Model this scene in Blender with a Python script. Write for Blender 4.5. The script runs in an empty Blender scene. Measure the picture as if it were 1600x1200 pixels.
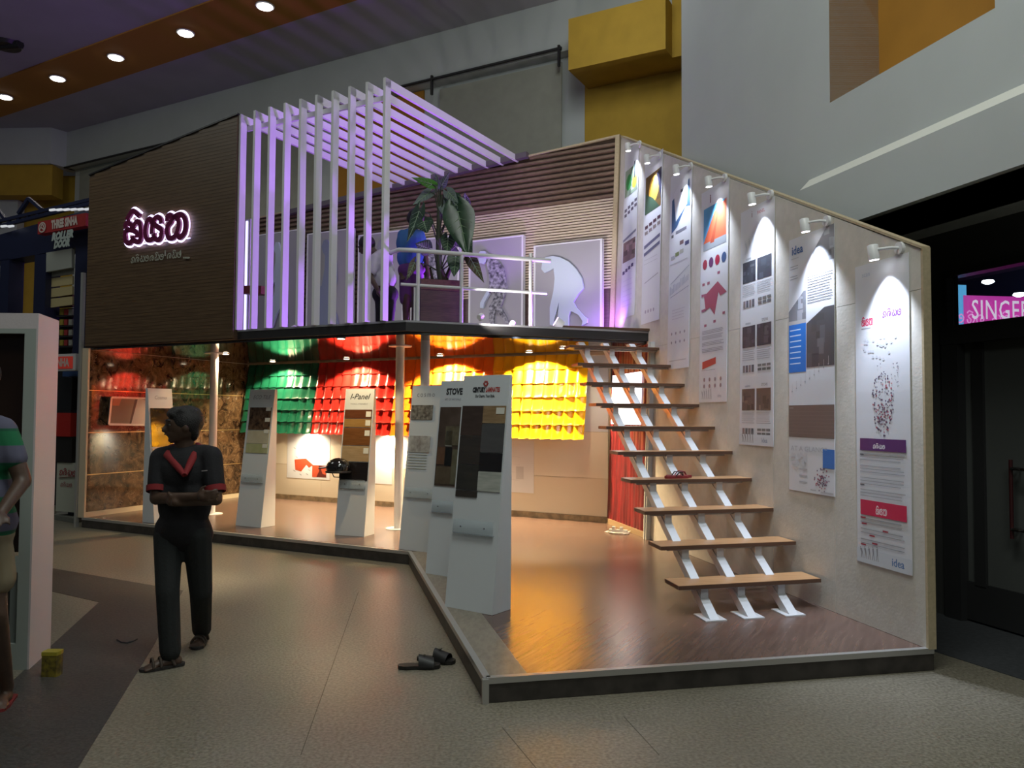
import bpy, bmesh, math, random
from mathutils import Vector, Matrix
rnd = random.Random(7)
S = bpy.context.scene
COL = S.collection

# ------------------------------------------------------------------ camera, world, lights, exposure
F0, PIT, ROL, H = 1230.0, 0.0405, 0.0064, 1.6
_c, _s = math.cos(ROL), math.sin(ROL)
_F = Vector((0, math.cos(PIT), math.sin(PIT)))
_R0 = Vector((1, 0, 0)); _U0 = Vector((0, -math.sin(PIT), math.cos(PIT)))
_R = _c*_R0 + _s*_U0; _U = -_s*_R0 + _c*_U0
EYE = Vector((0, 0, H))
cd = bpy.data.cameras.new('camera'); cam = bpy.data.objects.new('camera', cd); COL.objects.link(cam)
cd.sensor_fit = 'HORIZONTAL'; cd.sensor_width = 36.0; cd.lens = F0/1600*36.0
cd.clip_start = 0.05; cd.clip_end = 200
M = Matrix((( _R.x, _U.x, -_F.x, 0), (_R.y, _U.y, -_F.y, 0), (_R.z, _U.z, -_F.z, H), (0, 0, 0, 1)))
cam.matrix_world = M
S.camera = cam
S.view_settings.view_transform = 'Standard'
S.view_settings.look = 'None'
S.view_settings.gamma = 1.0
S.view_settings.use_curve_mapping = False
S.view_settings.exposure = 0.0
w = bpy.data.worlds.new('hall_world'); S.world = w; w.use_nodes = True
w.node_tree.nodes['Background'].inputs[0].default_value = (0.55, 0.62, 0.66, 1)
w.node_tree.nodes['Background'].inputs[1].default_value = 0.052

def light(name, kind, loc, power, color=(1, 1, 1), target=None, **k):
    d = bpy.data.lights.new(name, kind); d.energy = power; d.color = color
    for a, b in k.items(): setattr(d, a, b)
    o = bpy.data.objects.new(name, d); COL.objects.link(o); o.location = loc
    if target is not None:
        o.rotation_euler = (Vector(target)-Vector(loc)).to_track_quat('-Z', 'Y').to_euler()
    return o
HALL = (0.93, 1.0, 0.93)  # tint of the unseen area lights added below as ambient fill
light('hall_fill_area', 'AREA', (0.5, 2.6, 8.7), 240, HALL, (0.5, 2.9, 0), shape='DISK', size=3.0)
light('hall_fill_area', 'AREA', (0.5, -3.0, 8.0), 145, HALL, (4.5, 6, 4), shape='DISK', size=3.0)
light('hall_fill_area', 'AREA', (-9.0, 8.5, 8.7), 110, HALL, (-8, 12, 2), shape='DISK', size=3.0)
light('hall_fill_area', 'AREA', (1.0, 9.5, 8.7), 60, HALL, (1.5, 12.5, 4), shape='DISK', size=2.0)

# ------------------------------------------------------------------ survey helpers
def ray(x, y): return _R*((x-800)/F0) - _U*((y-600)/F0) + _F
def Z(x, y, z):                       # point of the horizontal plane z seen at x, y
    d = ray(x, y); return EYE + d*((z-H)/d.z)
def V(x, y, P, Q, off=0.0):           # point of the vertical plane through plan points P, Q (shifted towards the eye by off)
    n = Vector((-(Q[1]-P[1]), Q[0]-P[0], 0)).normalized()
    if (Vector((P[0], P[1], 0))-EYE).dot(n) < 0: n = -n
    d = ray(x, y); t = ((Vector((P[0], P[1], 0))-EYE).dot(n)-off)/d.dot(n); return EYE+d*t
def Dp(x, y, dep): return EYE + ray(x, y)*dep
def flat(v): return Vector((v[0], v[1], 0))

HP = 0.135; ZD0 = 2.53; ZD1 = 2.65; ZC = 2.50
P1 = Z(760, 1098, 0); P2 = Z(1453, 1047, 0); P3 = Z(640, 882, 0); P4 = Z(129, 824, 0)
C = flat(Z(950, 817, HP)); Q = flat(Z(386, 775, HP))
P3d = flat(Z(634, 517, ZD0)); Wd = flat(Z(1013, 533, ZD0)); P4d = flat(P4)
UL = (flat(P3)-flat(P4)).normalized()        # along the left facade, towards the right
NL = Vector((-UL.y, UL.x, 0))                 # into the stand
UB = (C-Q).normalized(); NB = Vector((-UB.y, UB.x, 0))
UF = (flat(P2)-flat(P1)).normalized(); VF = (flat(P3)-flat(P1)).normalized()

# ------------------------------------------------------------------ materials
MC = {}
def nodes(m):
    m.use_nodes = True; nt = m.node_tree
    return nt, nt.nodes['Principled BSDF']
def mat(name, col, rough=0.5, metal=0.0, emit=None, es=0.0, noise=0.0, nscale=30, bump=0.0, bscale=60, spec=None, coat=0.0, alpha=None, stretch=None, trans=0.0, ior=None, col2=None):
    if name in MC: return MC[name]
    m = bpy.data.materials.new(name); nt, b = nodes(m); MC[name] = m
    b.inputs['Base Color'].default_value = (*col, 1); b.inputs['Roughness'].default_value = rough; b.inputs['Metallic'].default_value = metal
    if spec is not None: b.inputs['Specular IOR Level'].default_value = spec
    if ior: b.inputs['IOR'].default_value = ior
    if coat: b.inputs['Coat Weight'].default_value = coat; b.inputs['Coat Roughness'].default_value = 0.03
    if trans: b.inputs['Transmission Weight'].default_value = trans
    if emit: b.inputs['Emission Color'].default_value = (*emit, 1); b.inputs['Emission Strength'].default_value = es
    if noise or bump or col2:
        tc = nt.nodes.new('ShaderNodeTexCoord'); mp = nt.nodes.new('ShaderNodeMapping')
        nt.links.new(tc.outputs['Object'], mp.inputs[0])
        if stretch: mp.inputs['Scale'].default_value = stretch
    if noise or col2:
        n = nt.nodes.new('ShaderNodeTexNoise'); n.inputs['Scale'].default_value = nscale; n.inputs['Detail'].default_value = 6
        nt.links.new(mp.outputs[0], n.inputs['Vector'])
        r = nt.nodes.new('ShaderNodeValToRGB'); nt.links.new(n.outputs['Fac'], r.inputs[0])
        c2 = col2 if col2 else tuple(min(1, c*(1+noise)) for c in col)
        c1 = col if col2 else tuple(c*(1-noise) for c in col)
        r.color_ramp.elements[0].position = 0.35; r.color_ramp.elements[0].color = (*c1, 1)
        r.color_ramp.elements[1].position = 0.65; r.color_ramp.elements[1].color = (*c2, 1)
        nt.links.new(r.outputs[0], b.inputs['Base Color'])
    if bump:
        n2 = nt.nodes.new('ShaderNodeTexNoise'); n2.inputs['Scale'].default_value = bscale; n2.inputs['Detail'].default_value = 4
        nt.links.new(mp.outputs[0], n2.inputs['Vector'])
        bp = nt.nodes.new('ShaderNodeBump'); bp.inputs['Strength'].default_value = bump; bp.inputs['Distance'].default_value = 0.01
        nt.links.new(n2.outputs['Fac'], bp.inputs['Height']); nt.links.new(bp.outputs[0], b.inputs['Normal'])
    return m
def pc(c, name=None):                 # plain print colour
    return mat('print_%03d_%03d_%03d' % tuple(int(x*255) for x in c), c, 0.55)
white_paint = mat('white_paint', (0.72, 0.73, 0.74), 0.45, noise=0.03, nscale=8)
white_metal = mat('white_metal', (0.62, 0.63, 0.65), 0.3)
hall_white = mat('hall_white', (0.52, 0.55, 0.55), 0.85, noise=0.03, nscale=1.2)
hall_grey = mat('hall_grey', (0.46, 0.45, 0.49), 0.9, noise=0.05, nscale=1.0)
ochre = mat('ochre_paint', (0.50, 0.31, 0.035), 0.8, noise=0.06, nscale=3)
ochre_dark = mat('brown_ochre_paint', (0.42, 0.19, 0.02), 0.8, noise=0.05, nscale=3)
beige_blind = mat('beige_blind', (0.36, 0.36, 0.31), 0.9, noise=0.04, nscale=5, bump=0.1, bscale=200)
dark_metal = mat('dark_metal', (0.02, 0.02, 0.022), 0.4)
dark_wood = mat('dark_wood', (0.045, 0.026, 0.016), 0.5, nscale=9, col2=(0.085, 0.052, 0.031), stretch=(1, 1, 9), bump=0.1)
slat_brown = mat('brown_slat', (0.15, 0.095, 0.068), 0.5, nscale=12, col2=(0.22, 0.145, 0.105), stretch=(1, 1, 8))
slat_light = mat('light_wood_slat', (0.62, 0.50, 0.39), 0.5, nscale=12, col2=(0.74, 0.62, 0.49), stretch=(1, 1, 8))
clad = mat('facade_laminate', (0.075, 0.042, 0.020), 0.5, nscale=3, col2=(0.125, 0.075, 0.036), stretch=(1, 1, 30))
fascia_m = mat('fascia_grey', (0.022, 0.021, 0.022), 0.5)
gloss_black = mat('glossy_ceiling', (0.03, 0.022, 0.02), 0.05, ior=1.9, bump=0.012, bscale=2.5)
skirt_m = mat('skirt_laminate', (0.045, 0.038, 0.033), 0.5, noise=0.3, nscale=10)
alu = mat('aluminium_trim', (0.50, 0.49, 0.47), 0.35, 0.6)
gold = mat('gold_trim', (0.60, 0.42, 0.20), 0.3, 0.7)
tread_m = mat('tread_wood', (0.36, 0.19, 0.085), 0.38, nscale=6, col2=(0.46, 0.26, 0.12), stretch=(1, 8, 1))
tread_edge = mat('tread_edge', (0.10, 0.05, 0.03), 0.5)
wood_edge = mat('pale_wood_edge', (0.48, 0.39, 0.25), 0.6, noise=0.08, nscale=40)
wall_panel = mat('off_white_panel', (0.62, 0.59, 0.53), 0.6, noise=0.04, nscale=14, bump=0.12, bscale=50)
lower_white = mat('lower_wall_white', (0.74, 0.68, 0.57), 0.55)
poster_m = mat('poster_paper', (0.70, 0.71, 0.75), 0.45, bump=0.08, bscale=3)
red_panel = mat('red_curtain_print', (0.07, 0.004, 0.007), 0.4, nscale=14, col2=(0.22, 0.014, 0.018), stretch=(1, 1, 0.15))
ink = pc((0.03, 0.03, 0.035)); ink2 = pc((0.22, 0.22, 0.25)); ink3 = pc((0.45, 0.45, 0.5))
skin = mat('brown_skin', (0.075, 0.042, 0.027), 0.5, noise=0.1, nscale=20)
hair = mat('black_hair', (0.012, 0.01, 0.01), 0.6, bump=0.6, bscale=150)
black_cloth = mat('black_cloth', (0.008, 0.0075, 0.010), 0.85, bump=0.2, bscale=90)
denim = mat('dark_denim', (0.010, 0.012, 0.012), 0.85, bump=0.3, bscale=60)
red_cloth = mat('dark_red_cloth', (0.22, 0.012, 0.015), 0.8)
led_white = mat('led_white', (1, 1, 1), 0.5, emit=(0.9, 0.93, 1), es=14)
led_warm = mat('led_warm', (1, 1, 1), 0.5, emit=(1, 0.85, 0.6), es=18)
navy = mat('navy_paint', (0.008, 0.011, 0.04), 0.45)

def marble():
    m = bpy.data.materials.new('emperador_marble'); nt, b = nodes(m)
    tc = nt.nodes.new('ShaderNodeTexCoord')
    n = nt.nodes.new('ShaderNodeTexNoise'); n.inputs['Scale'].default_value = 6.0; n.inputs['Detail'].default_value = 8; n.inputs['Distortion'].default_value = 1.4
    nt.links.new(tc.outputs['Object'], n.inputs['Vector'])
    v = nt.nodes.new('ShaderNodeTexVoronoi'); v.feature = 'DISTANCE_TO_EDGE'; v.inputs['Scale'].default_value = 8.0
    mx = nt.nodes.new('ShaderNodeMixRGB'); mx.inputs[0].default_value = 0.35
    nt.links.new(tc.outputs['Object'], mx.inputs[1]); nt.links.new(n.outputs['Color'], mx.inputs[2]); nt.links.new(mx.outputs[0], v.inputs['Vector'])
    r = nt.nodes.new('ShaderNodeValToRGB'); nt.links.new(n.outputs['Fac'], r.inputs[0])
    e = r.color_ramp.elements; e[0].position = .35; e[0].color = (0.022, 0.011, 0.007, 1); e[1].position = .70; e[1].color = (0.15, 0.088, 0.046, 1)
    r2 = nt.nodes.new('ShaderNodeValToRGB'); nt.links.new(v.outputs['Distance'], r2.inputs[0])
    e = r2.color_ramp.elements; e[0].position = 0; e[0].color = (1, 1, 1, 1); e[1].position = .022; e[1].color = (0, 0, 0, 1)
    m2 = nt.nodes.new('ShaderNodeMixRGB'); m2.inputs[2].default_value = (0.38, 0.27, 0.17, 1)
    ml = nt.nodes.new('ShaderNodeMath'); ml.operation = 'MULTIPLY'; ml.inputs[1].default_value = 0.6
    nt.links.new(r2.outputs[0], ml.inputs[0]); nt.links.new(ml.outputs[0], m2.inputs[0]); nt.links.new(r.outputs[0], m2.inputs[1])
    nt.links.new(m2.outputs[0], b.inputs['Base Color']); b.inputs['Roughness'].default_value = 0.06; b.inputs['IOR'].default_value = 1.58
    return m
marble_m = marble()
def terrazzo(name, a, bcol, rough):
    m = bpy.data.materials.new(name); nt, b = nodes(m)
    tc = nt.nodes.new('ShaderNodeTexCoord')
    n = nt.nodes.new('ShaderNodeTexNoise'); n.inputs['Scale'].default_value = 55; n.inputs['Detail'].default_value = 3
    n1 = nt.nodes.new('ShaderNodeTexNoise'); n1.inputs['Scale'].default_value = 0.9; n1.inputs['Detail'].default_value = 5
    for q in (n, n1): nt.links.new(tc.outputs['Object'], q.inputs['Vector'])
    r = nt.nodes.new('ShaderNodeValToRGB'); nt.links.new(n.outputs['Fac'], r.inputs[0])
    e = r.color_ramp.elements; e[0].position = .35; e[0].color = (*a, 1); e[1].position = .65; e[1].color = (*bcol, 1)
    mx = nt.nodes.new('ShaderNodeMixRGB'); mx.blend_type = 'MULTIPLY'; mx.inputs[0].default_value = 0.5
    nt.links.new(r.outputs[0], mx.inputs[1]); nt.links.new(n1.outputs['Fac'], mx.inputs[2]); nt.links.new(mx.outputs[0], b.inputs['Base Color'])
    mr = nt.nodes.new('ShaderNodeMapRange'); mr.inputs['To Min'].default_value = rough-.1; mr.inputs['To Max'].default_value = rough+.1
    nt.links.new(n1.outputs['Fac'], mr.inputs['Value']); nt.links.new(mr.outputs[0], b.inputs['Roughness'])
    bp = nt.nodes.new('ShaderNodeBump'); bp.inputs['Strength'].default_value = 0.15; bp.inputs['Distance'].default_value = 0.01
    nt.links.new(n.outputs['Fac'], bp.inputs['Height']); nt.links.new(bp.outputs[0], b.inputs['Normal'])
    return m
terr_light = terrazzo('light_terrazzo', (0.20, 0.175, 0.13), (0.36, 0.325, 0.25), 0.34)
terr_dark = terrazzo('dark_terrazzo', (0.055, 0.050, 0.045), (0.10, 0.092, 0.082), 0.45)
def vinyl():
    m = bpy.data.materials.new('brown_wood_vinyl'); nt, b = nodes(m)
    tc = nt.nodes.new('ShaderNodeTexCoord'); mp = nt.nodes.new('ShaderNodeMapping'); mp.inputs['Rotation'].default_value = (0, 0, 0.5)
    nt.links.new(tc.outputs['Object'], mp.inputs[0])
    m2 = nt.nodes.new('ShaderNodeMapping'); m2.inputs['Scale'].default_value = (16, 1.2, 1); nt.links.new(mp.outputs[0], m2.inputs[0])
    n = nt.nodes.new('ShaderNodeTexNoise'); n.inputs['Scale'].default_value = 2.5; n.inputs['Detail'].default_value = 8; nt.links.new(m2.outputs[0], n.inputs['Vector'])
    r = nt.nodes.new('ShaderNodeValToRGB'); nt.links.new(n.outputs['Fac'], r.inputs[0])
    e = r.color_ramp.elements; e[0].position = .3; e[0].color = (0.10, 0.060, 0.048, 1); e[1].position = .7; e[1].color = (0.155, 0.097, 0.076, 1)
    nt.links.new(r.outputs[0], b.inputs['Base Color']); b.inputs['Roughness'].default_value = 0.26
    bp = nt.nodes.new('ShaderNodeBump'); bp.inputs['Strength'].default_value = 0.12; bp.inputs['Distance'].default_value = 0.004
    nt.links.new(n.outputs['Fac'], bp.inputs['Height']); nt.links.new(bp.outputs[0], b.inputs['Normal'])
    return m
vinyl_m = vinyl()

# ------------------------------------------------------------------ mesh helpers
class MB:
    def __init__(s): s.v = []; s.f = []; s.mi = []; s.sm = []
    def add(s, vs, fs, mi=0, smooth=False):
        n = len(s.v); s.v += [Vector(v) for v in vs]
        for f in fs: s.f.append([i+n for i in f]); s.mi.append(mi); s.sm.append(smooth)
    def hexa(s, b, t, mi=0):          # four bottom and four top points
        s.add(list(b)+list(t), [(3, 2, 1, 0), (4, 5, 6, 7), (0, 1, 5, 4), (1, 2, 6, 5), (2, 3, 7, 6), (3, 0, 4, 7)], mi)
    def prism(s, poly, d, mi=0, smooth=False):      # polygon extruded by vector d
        d = Vector(d); n = len(poly); a = [Vector(p) for p in poly]
        s.add(a+[p+d for p in a], [list(range(n))[::-1], list(range(n, 2*n))]+[(i, (i+1) % n, n+(i+1) % n, n+i) for i in range(n)], mi, smooth)
    def wall(s, a, b, z0, z1, t, mi=0, z1b=None):   # vertical slab from plan point a to b, thickness vector t
        a = flat(a); b = flat(b); t = Vector(t); z1b = z1 if z1b is None else z1b
        s.hexa([a+Vector((0, 0, z0)), b+Vector((0, 0, z0)), b+t+Vector((0, 0, z0)), a+t+Vector((0, 0, z0))],
               [a+Vector((0, 0, z1)), b+Vector((0, 0, z1b)), b+t+Vector((0, 0, z1b)), a+t+Vector((0, 0, z1))], mi)
    def bar(s, p, q, wx, wy, side=None, mi=0):      # rectangular bar, wx along 'side', wy across
        p = Vector(p); q = Vector(q); d = (q-p).normalized()
        x = Vector(side) if side is not None else (Vector((0, 0, 1)).cross(d) if abs(d.z) < .99 else Vector((1, 0, 0)))
        x = (x-d*x.dot(d)).normalized(); y = d.cross(x)
        o = [x*wx/2*a+y*wy/2*b for a, b in ((-1, -1), (1, -1), (1, 1), (-1, 1))]
        s.hexa([p+k for k in o], [q+k for k in o], mi)
    def tube(s, pts, r, n=12, mi=0, cap=True):
        pts = [Vector(p) for p in pts]; rr = r if isinstance(r, (list, tuple)) else [r]*len(pts)
        rings = []; ref = None
        for i, p in enumerate(pts):
            d = (pts[min(i+1, len(pts)-1)]-pts[max(i-1, 0)]).normalized()
            if ref is None: ref = Vector((0, 0, 1)) if abs(d.z) < .9 else Vector((1, 0, 0))
            x = (ref-d*ref.dot(d)).normalized(); y = d.cross(x); ref = x
            rings.append([p+(x*math.cos(2*math.pi*k/n)+y*math.sin(2*math.pi*k/n))*rr[i] for k in range(n)])
        fs = [(i*n+k, i*n+(k+1) % n, (i+1)*n+(k+1) % n, (i+1)*n+k) for i in range(len(pts)-1) for k in range(n)]
        s.add([v for r_ in rings for v in r_], fs, mi, True)
        if cap:
            m = len(pts)-1
            s.add(rings[0], [list(range(n))[::-1]], mi); s.add(rings[m], [list(range(n))], mi)
    def ell(s, c, r, n=16, m=10, mi=0, rot=None):
        c = Vector(c); r = (r, r, r) if not isinstance(r, (tuple, list)) else r
        vs = []; fs = []
        for i in range(m+1):
            a = math.pi*i/m
            for k in range(n):
                b = 2*math.pi*k/n; v = Vector((r[0]*math.sin(a)*math.cos(b), r[1]*math.sin(a)*math.sin(b), r[2]*math.cos(a)))
                vs.append(c+(rot @ v if rot else v))
        for i in range(m):
            for k in range(n): fs.append((i*n+k, (i+1)*n+k, (i+1)*n+(k+1) % n, i*n+(k+1) % n))
        s.add(vs, fs, mi, True)
    def mesh(s, name, inv=None):
        me = bpy.data.meshes.new(name); me.from_pydata([inv @ v for v in s.v] if inv else s.v, [], s.f)
        me.polygons.foreach_set('material_index', s.mi); me.polygons.foreach_set('use_smooth', s.sm)
        bm = bmesh.new(); bm.from_mesh(me); bmesh.ops.recalc_face_normals(bm, faces=bm.faces); bm.to_mesh(me); bm.free()
        me.update(); return me
MW = {}
def W(o): return MW.get(o.name, Matrix.Identity(4))
def obj(name, mb, m, parent=None, **props):
    mats = m if isinstance(m, (list, tuple)) else [m]
    if parent is None:
        xs = [v.x for v in mb.v]; ys = [v.y for v in mb.v]; zs = [v.z for v in mb.v]
        base = Matrix.Translation(((min(xs)+max(xs))/2, (min(ys)+max(ys))/2, min(zs)))
        me = mb.mesh(name, base.inverted()); o = bpy.data.objects.new(name, me); o.matrix_world = base
        COL.objects.link(o); MW[o.name] = base
    else:
        me = mb.mesh(name, W(parent).inverted()); o = bpy.data.objects.new(name, me); o.parent = parent
        COL.objects.link(o); MW[o.name] = W(parent).copy()
    for q in mats: me.materials.append(q)
    for k, v in props.items(): o[k] = v
    return o
def thing(name, label, cat, loc, group=None, rotz=0):
    o = bpy.data.objects.new(name, None); COL.objects.link(o); o.empty_display_size = 0.1
    o.matrix_world = Matrix.Translation(loc) @ Matrix.Rotation(rotz, 4, 'Z'); MW[o.name] = o.matrix_world.copy()
    o['label'] = label; o['category'] = cat
    if group: o['group'] = group
    return o
def tag(o, label, cat, group=None):
    o['label'] = label; o['category'] = cat
    if group: o['group'] = group
    return o
def struct(name, mb, m): return obj(name, mb, m, None, kind='structure')
def text_mesh(s, size, shear=0.0, bold=0.0, spacing=1.0, extrude=0.0):
    cu = bpy.data.curves.new('t', 'FONT'); cu.body = s; cu.size = size; cu.align_x = 'CENTER'; cu.align_y = 'CENTER'
    cu.shear = shear; cu.offset = bold; cu.space_character = spacing; cu.extrude = extrude; cu.resolution_u = 2
    o = bpy.data.objects.new('t', cu); COL.objects.link(o)
    dg = bpy.context.evaluated_depsgraph_get(); dg.update()
    me = bpy.data.meshes.new_from_object(o.evaluated_get(dg))
    vs = [v.co.copy() for v in me.vertices]; fs = [tuple(p.vertices) for p in me.polygons]
    bpy.data.objects.remove(o); bpy.data.curves.remove(cu); bpy.data.meshes.remove(me)
    return vs, fs
def put_text(mb, s, at, x, y, size, mi=0, width=None, **k):   # x, y are unit vectors of the lettering
    vs, fs = text_mesh(s, size, **k)
    if width and vs:
        wd = max(v.x for v in vs)-min(v.x for v in vs); sc = width/max(wd, 1e-6)
    else: sc = 1
    n = x.cross(y)
    mb.add([at+x*(v.x*sc)+y*v.y+n*v.z for v in vs], fs, mi)
def fuse(name, mb, m, parent, voxel=0.012, smooth=2, **props):   # merge overlapping shapes into one continuous surface
    o = obj(name, mb, m, parent, **props)
    md = o.modifiers.new('r', 'REMESH'); md.mode = 'VOXEL'; md.voxel_size = voxel; md.use_smooth_shade = True
    sm = o.modifiers.new('s', 'SMOOTH'); sm.iterations = smooth; sm.factor = 0.5
    dg = bpy.context.evaluated_depsgraph_get(); dg.update()
    me = bpy.data.meshes.new_from_object(o.evaluated_get(dg)); me.name = name
    o.modifiers.clear(); old = o.data; o.data = me; bpy.data.meshes.remove(old)
    if not me.materials:
        me.materials.append(m)
    return o
Zv = Vector((0, 0, 1))
def stroke(mb, pts, at, x, y, sc, th, n=None, dep=0.0, mi=0, steps=4):   # rounded pen stroke through pts, lying in the plane x, y
    P = [Vector((p[0], p[1])) for p in pts]; cur = []
    for i in range(len(P)-1):
        p0 = P[max(i-1, 0)]; p1 = P[i]; p2 = P[i+1]; p3 = P[min(i+2, len(P)-1)]
        for j in range(steps):
            t = j/steps; cur.append(0.5*((2*p1)+(p2-p0)*t+(2*p0-5*p1+4*p2-p3)*t*t+(3*p1-p0-3*p2+p3)*t**3))
    cur.append(P[-1]); nn = x.cross(y)
    L = []; R_ = []
    for i, c in enumerate(cur):
        d = (cur[min(i+1, len(cur)-1)]-cur[max(i-1, 0)]).normalized(); q = Vector((-d.y, d.x))*th/2/sc
        L.append(c+q); R_.append(c-q)
    w3 = lambda p, o=0: at+x*(p.x*sc)+y*(p.y*sc)+nn*o
    for i in range(len(cur)-1):
        if dep: mb.hexa([w3(L[i]), w3(L[i+1]), w3(R_[i+1]), w3(R_[i])], [w3(L[i], dep), w3(L[i+1], dep), w3(R_[i+1], dep), w3(R_[i], dep)], mi)
        else: mb.add([w3(L[i]), w3(L[i+1]), w3(R_[i+1]), w3(R_[i])], [(0, 1, 2, 3)], mi)
NAME_G = [[[(88, 515), (150, 415), (185, 412), (250, 468)],
      [(75, 620), (72, 575), (110, 548), (165, 590), (215, 535), (250, 560), (262, 640), (262, 740), (230, 790), (165, 770), (120, 805), (78, 780), (68, 720), (75, 660), (120, 640), (175, 650), (215, 680), (215, 735)],
      [(120, 640), (85, 640)], [(165, 770), (160, 715)]],
     [[(400, 690), (400, 640), (405, 560), (380, 505), (345, 530), (325, 600), (322, 700), (345, 760), (385, 765), (430, 745), (480, 765), (515, 720), (520, 640), (470, 600), (425, 560), (430, 510), (475, 480), (510, 510), (515, 560)], [(430, 745), (425, 685)]],
     [[(590, 530), (600, 470), (640, 460), (650, 520), (600, 590), (590, 660), (610, 735), (660, 740), (700, 700), (730, 620), (735, 540), (700, 480), (660, 500)],
      [(660, 500), (710, 460), (770, 450), (810, 500), (820, 590), (800, 680), (750, 735), (725, 700)]]]
def name_word(mb, at, x, y, width, th, mi=0):
    for g in NAME_G:
        for st in g: stroke(mb, [((a-65)/760, -(b-(820-.11*(a-75)))/760) for a, b in st], at, x, y, width, th, mi=mi, steps=3)
# a few round-bodied letter shapes in a unit box, for the curly script of the stand
CG = [[(.1, .3), (.15, .05), (.35, .0), (.45, .25), (.3, .4), (.2, .55), (.45, .7), (.7, .6), (.75, .25), (.6, .0)],
      [(.1, .7), (.05, .2), (.3, .0), (.6, .1), (.7, .45), (.5, .7), (.3, .55), (.4, .35), (.55, .4)],
      [(.15, .65), (.3, .75), (.3, .45), (.08, .35), (.15, .02), (.4, .05), (.45, .35), (.5, .05), (.75, .05), (.8, .5), (.6, .72)],
      [(.1, .0), (.05, .4), (.3, .65), (.6, .6), (.7, .3), (.5, .05), (.4, .3), (.55, .45)]]
def curly(mb, at, x, y, h, n, th, word=(3, 6), mi=0, mark=True):
    u = 0.0; r = random.Random(n*7+int(h*1000))
    for i in range(n):
        g = CG[(i*3+n) % 4]
        stroke(mb, g, at+x*u*h, x, y, h, th, mi=mi, steps=2)
        if mark and i % 3 == 1: stroke(mb, [(.1, .8), (.3, 1.0), (.65, .85)], at+x*u*h, x, y, h, th, mi=mi, steps=2)
        u += .92
        if i+1 in word: u += .5
    return u*h

# ------------------------------------------------------------------ the hall: floor
fl = MB(); fl.add([(-22, -8, 0), (14, -8, 0), (14, 24, 0), (-22, 24, 0)], [(0, 1, 2, 3)])
FLOOR = struct('floor', fl, terr_light)
def fpoly(name, pts, m, z, parent=None):
    b = MB(); b.prism([Vector((p.x, p.y, 0.0005)) for p in pts], (0, 0, z)); return obj(name, b, m, FLOOR)
# dark band with its pale triangle
a = Z(286, 923, 0); b_ = Z(239, 1011, 0); c_ = Z(122, 1200, 0); d_ = Z(78, 887.5, 0)
down = (c_-b_).normalized(); lft = (d_-a).normalized()
t1, t2, t3 = Z(75, 923, 0), Z(155, 941, 0), Z(77, 1012, 0)
e_ = t1+(t1-t2).normalized()*4; f_ = t3+(t3-t2).normalized()*2.6
fpoly('dark_floor_inlay', [a, a+lft*7, t2+(t1-t2).normalized()*7, t2], terr_dark, 0.002)
fpoly('dark_floor_inlay', [a, t2, t2+(t3-t2).normalized()*7, c_+down*5, c_, b_], terr_dark, 0.0025)
# saw-cut joints
jm = mat('floor_joint', (0.12, 0.105, 0.08), 0.8)
for p, q in (((785, 1137), (850, 1215)), ((975, 1120), (1030, 1180)), ((560, 925), (470, 1180))):
    A_, B_ = Z(*p, 0), Z(*q, 0); k = MB(); k.bar(A_+Zv*.0008, B_+Zv*.0008, 0.004, 0.0012, (B_-A_).cross(Zv)); obj('floor_joint', k, jm, FLOOR)
dk = MB(); g0 = Z(1450, 1015, 0); g1 = Z(1600, 1063, 0); g2 = g1+(g1-g0)*3; dirW = (g2-g0).normalized()
dk.prism([g0-dirW*3+Zv*.0005, g2+Zv*.0005, g2+Vector((3, .9, .0005)), g0-dirW*3+Vector((3, .9, .0005))], (0, 0, .004))
obj('dark_door_mat', dk, mat('dark_carpet', (0.032, 0.034, 0.038), 0.9, noise=.2), FLOOR)

# ------------------------------------------------------------------ the hall: right wall with doors
RW0 = flat(Z(1600, 999, 0)); RD = Vector((-(800-430)/1230.0, 1.0, 0)).normalized(); RN = Vector((-RD.y, RD.x, 0)); RN = RN if RN.x < 0 else -RN  # towards the hall
def RWp(x, y, off=0.0): return V(x, y, RW0, RW0+RD, off)
def rs(p): return (flat(p)-RW0).dot(RD)
def rat(s, z, o=0.0): return RW0+RD*s+RN*o+Zv*z
black_frame = mat('black_door_frame', (0.032, 0.032, 0.033), 0.35)
dark_panel = mat('dark_wall_panel', (0.055, 0.055, 0.053), 0.45)
sT = rs(RWp(1473, 450)); zT0 = 2.275; zT1 = 2.80; sE = -4.0
k = MB(); k.hexa([rat(sT, 0, -.15), rat(5.2, 0, -.15), rat(5.2, 0), rat(sT, 0)], [rat(sT, 3.2, -.15), rat(5.2, 3.2, -.15), rat(5.2, 3.2), rat(sT, 3.2)])
k.hexa([rat(sE, zT1, -.15), rat(sT, zT1, -.15), rat(sT, zT1), rat(sE, zT1)], [rat(sE, 3.2, -.15), rat(sT, 3.2, -.15), rat(sT, 3.2), rat(sE, 3.2)])
struct('wall_right', k, dark_panel)
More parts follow.
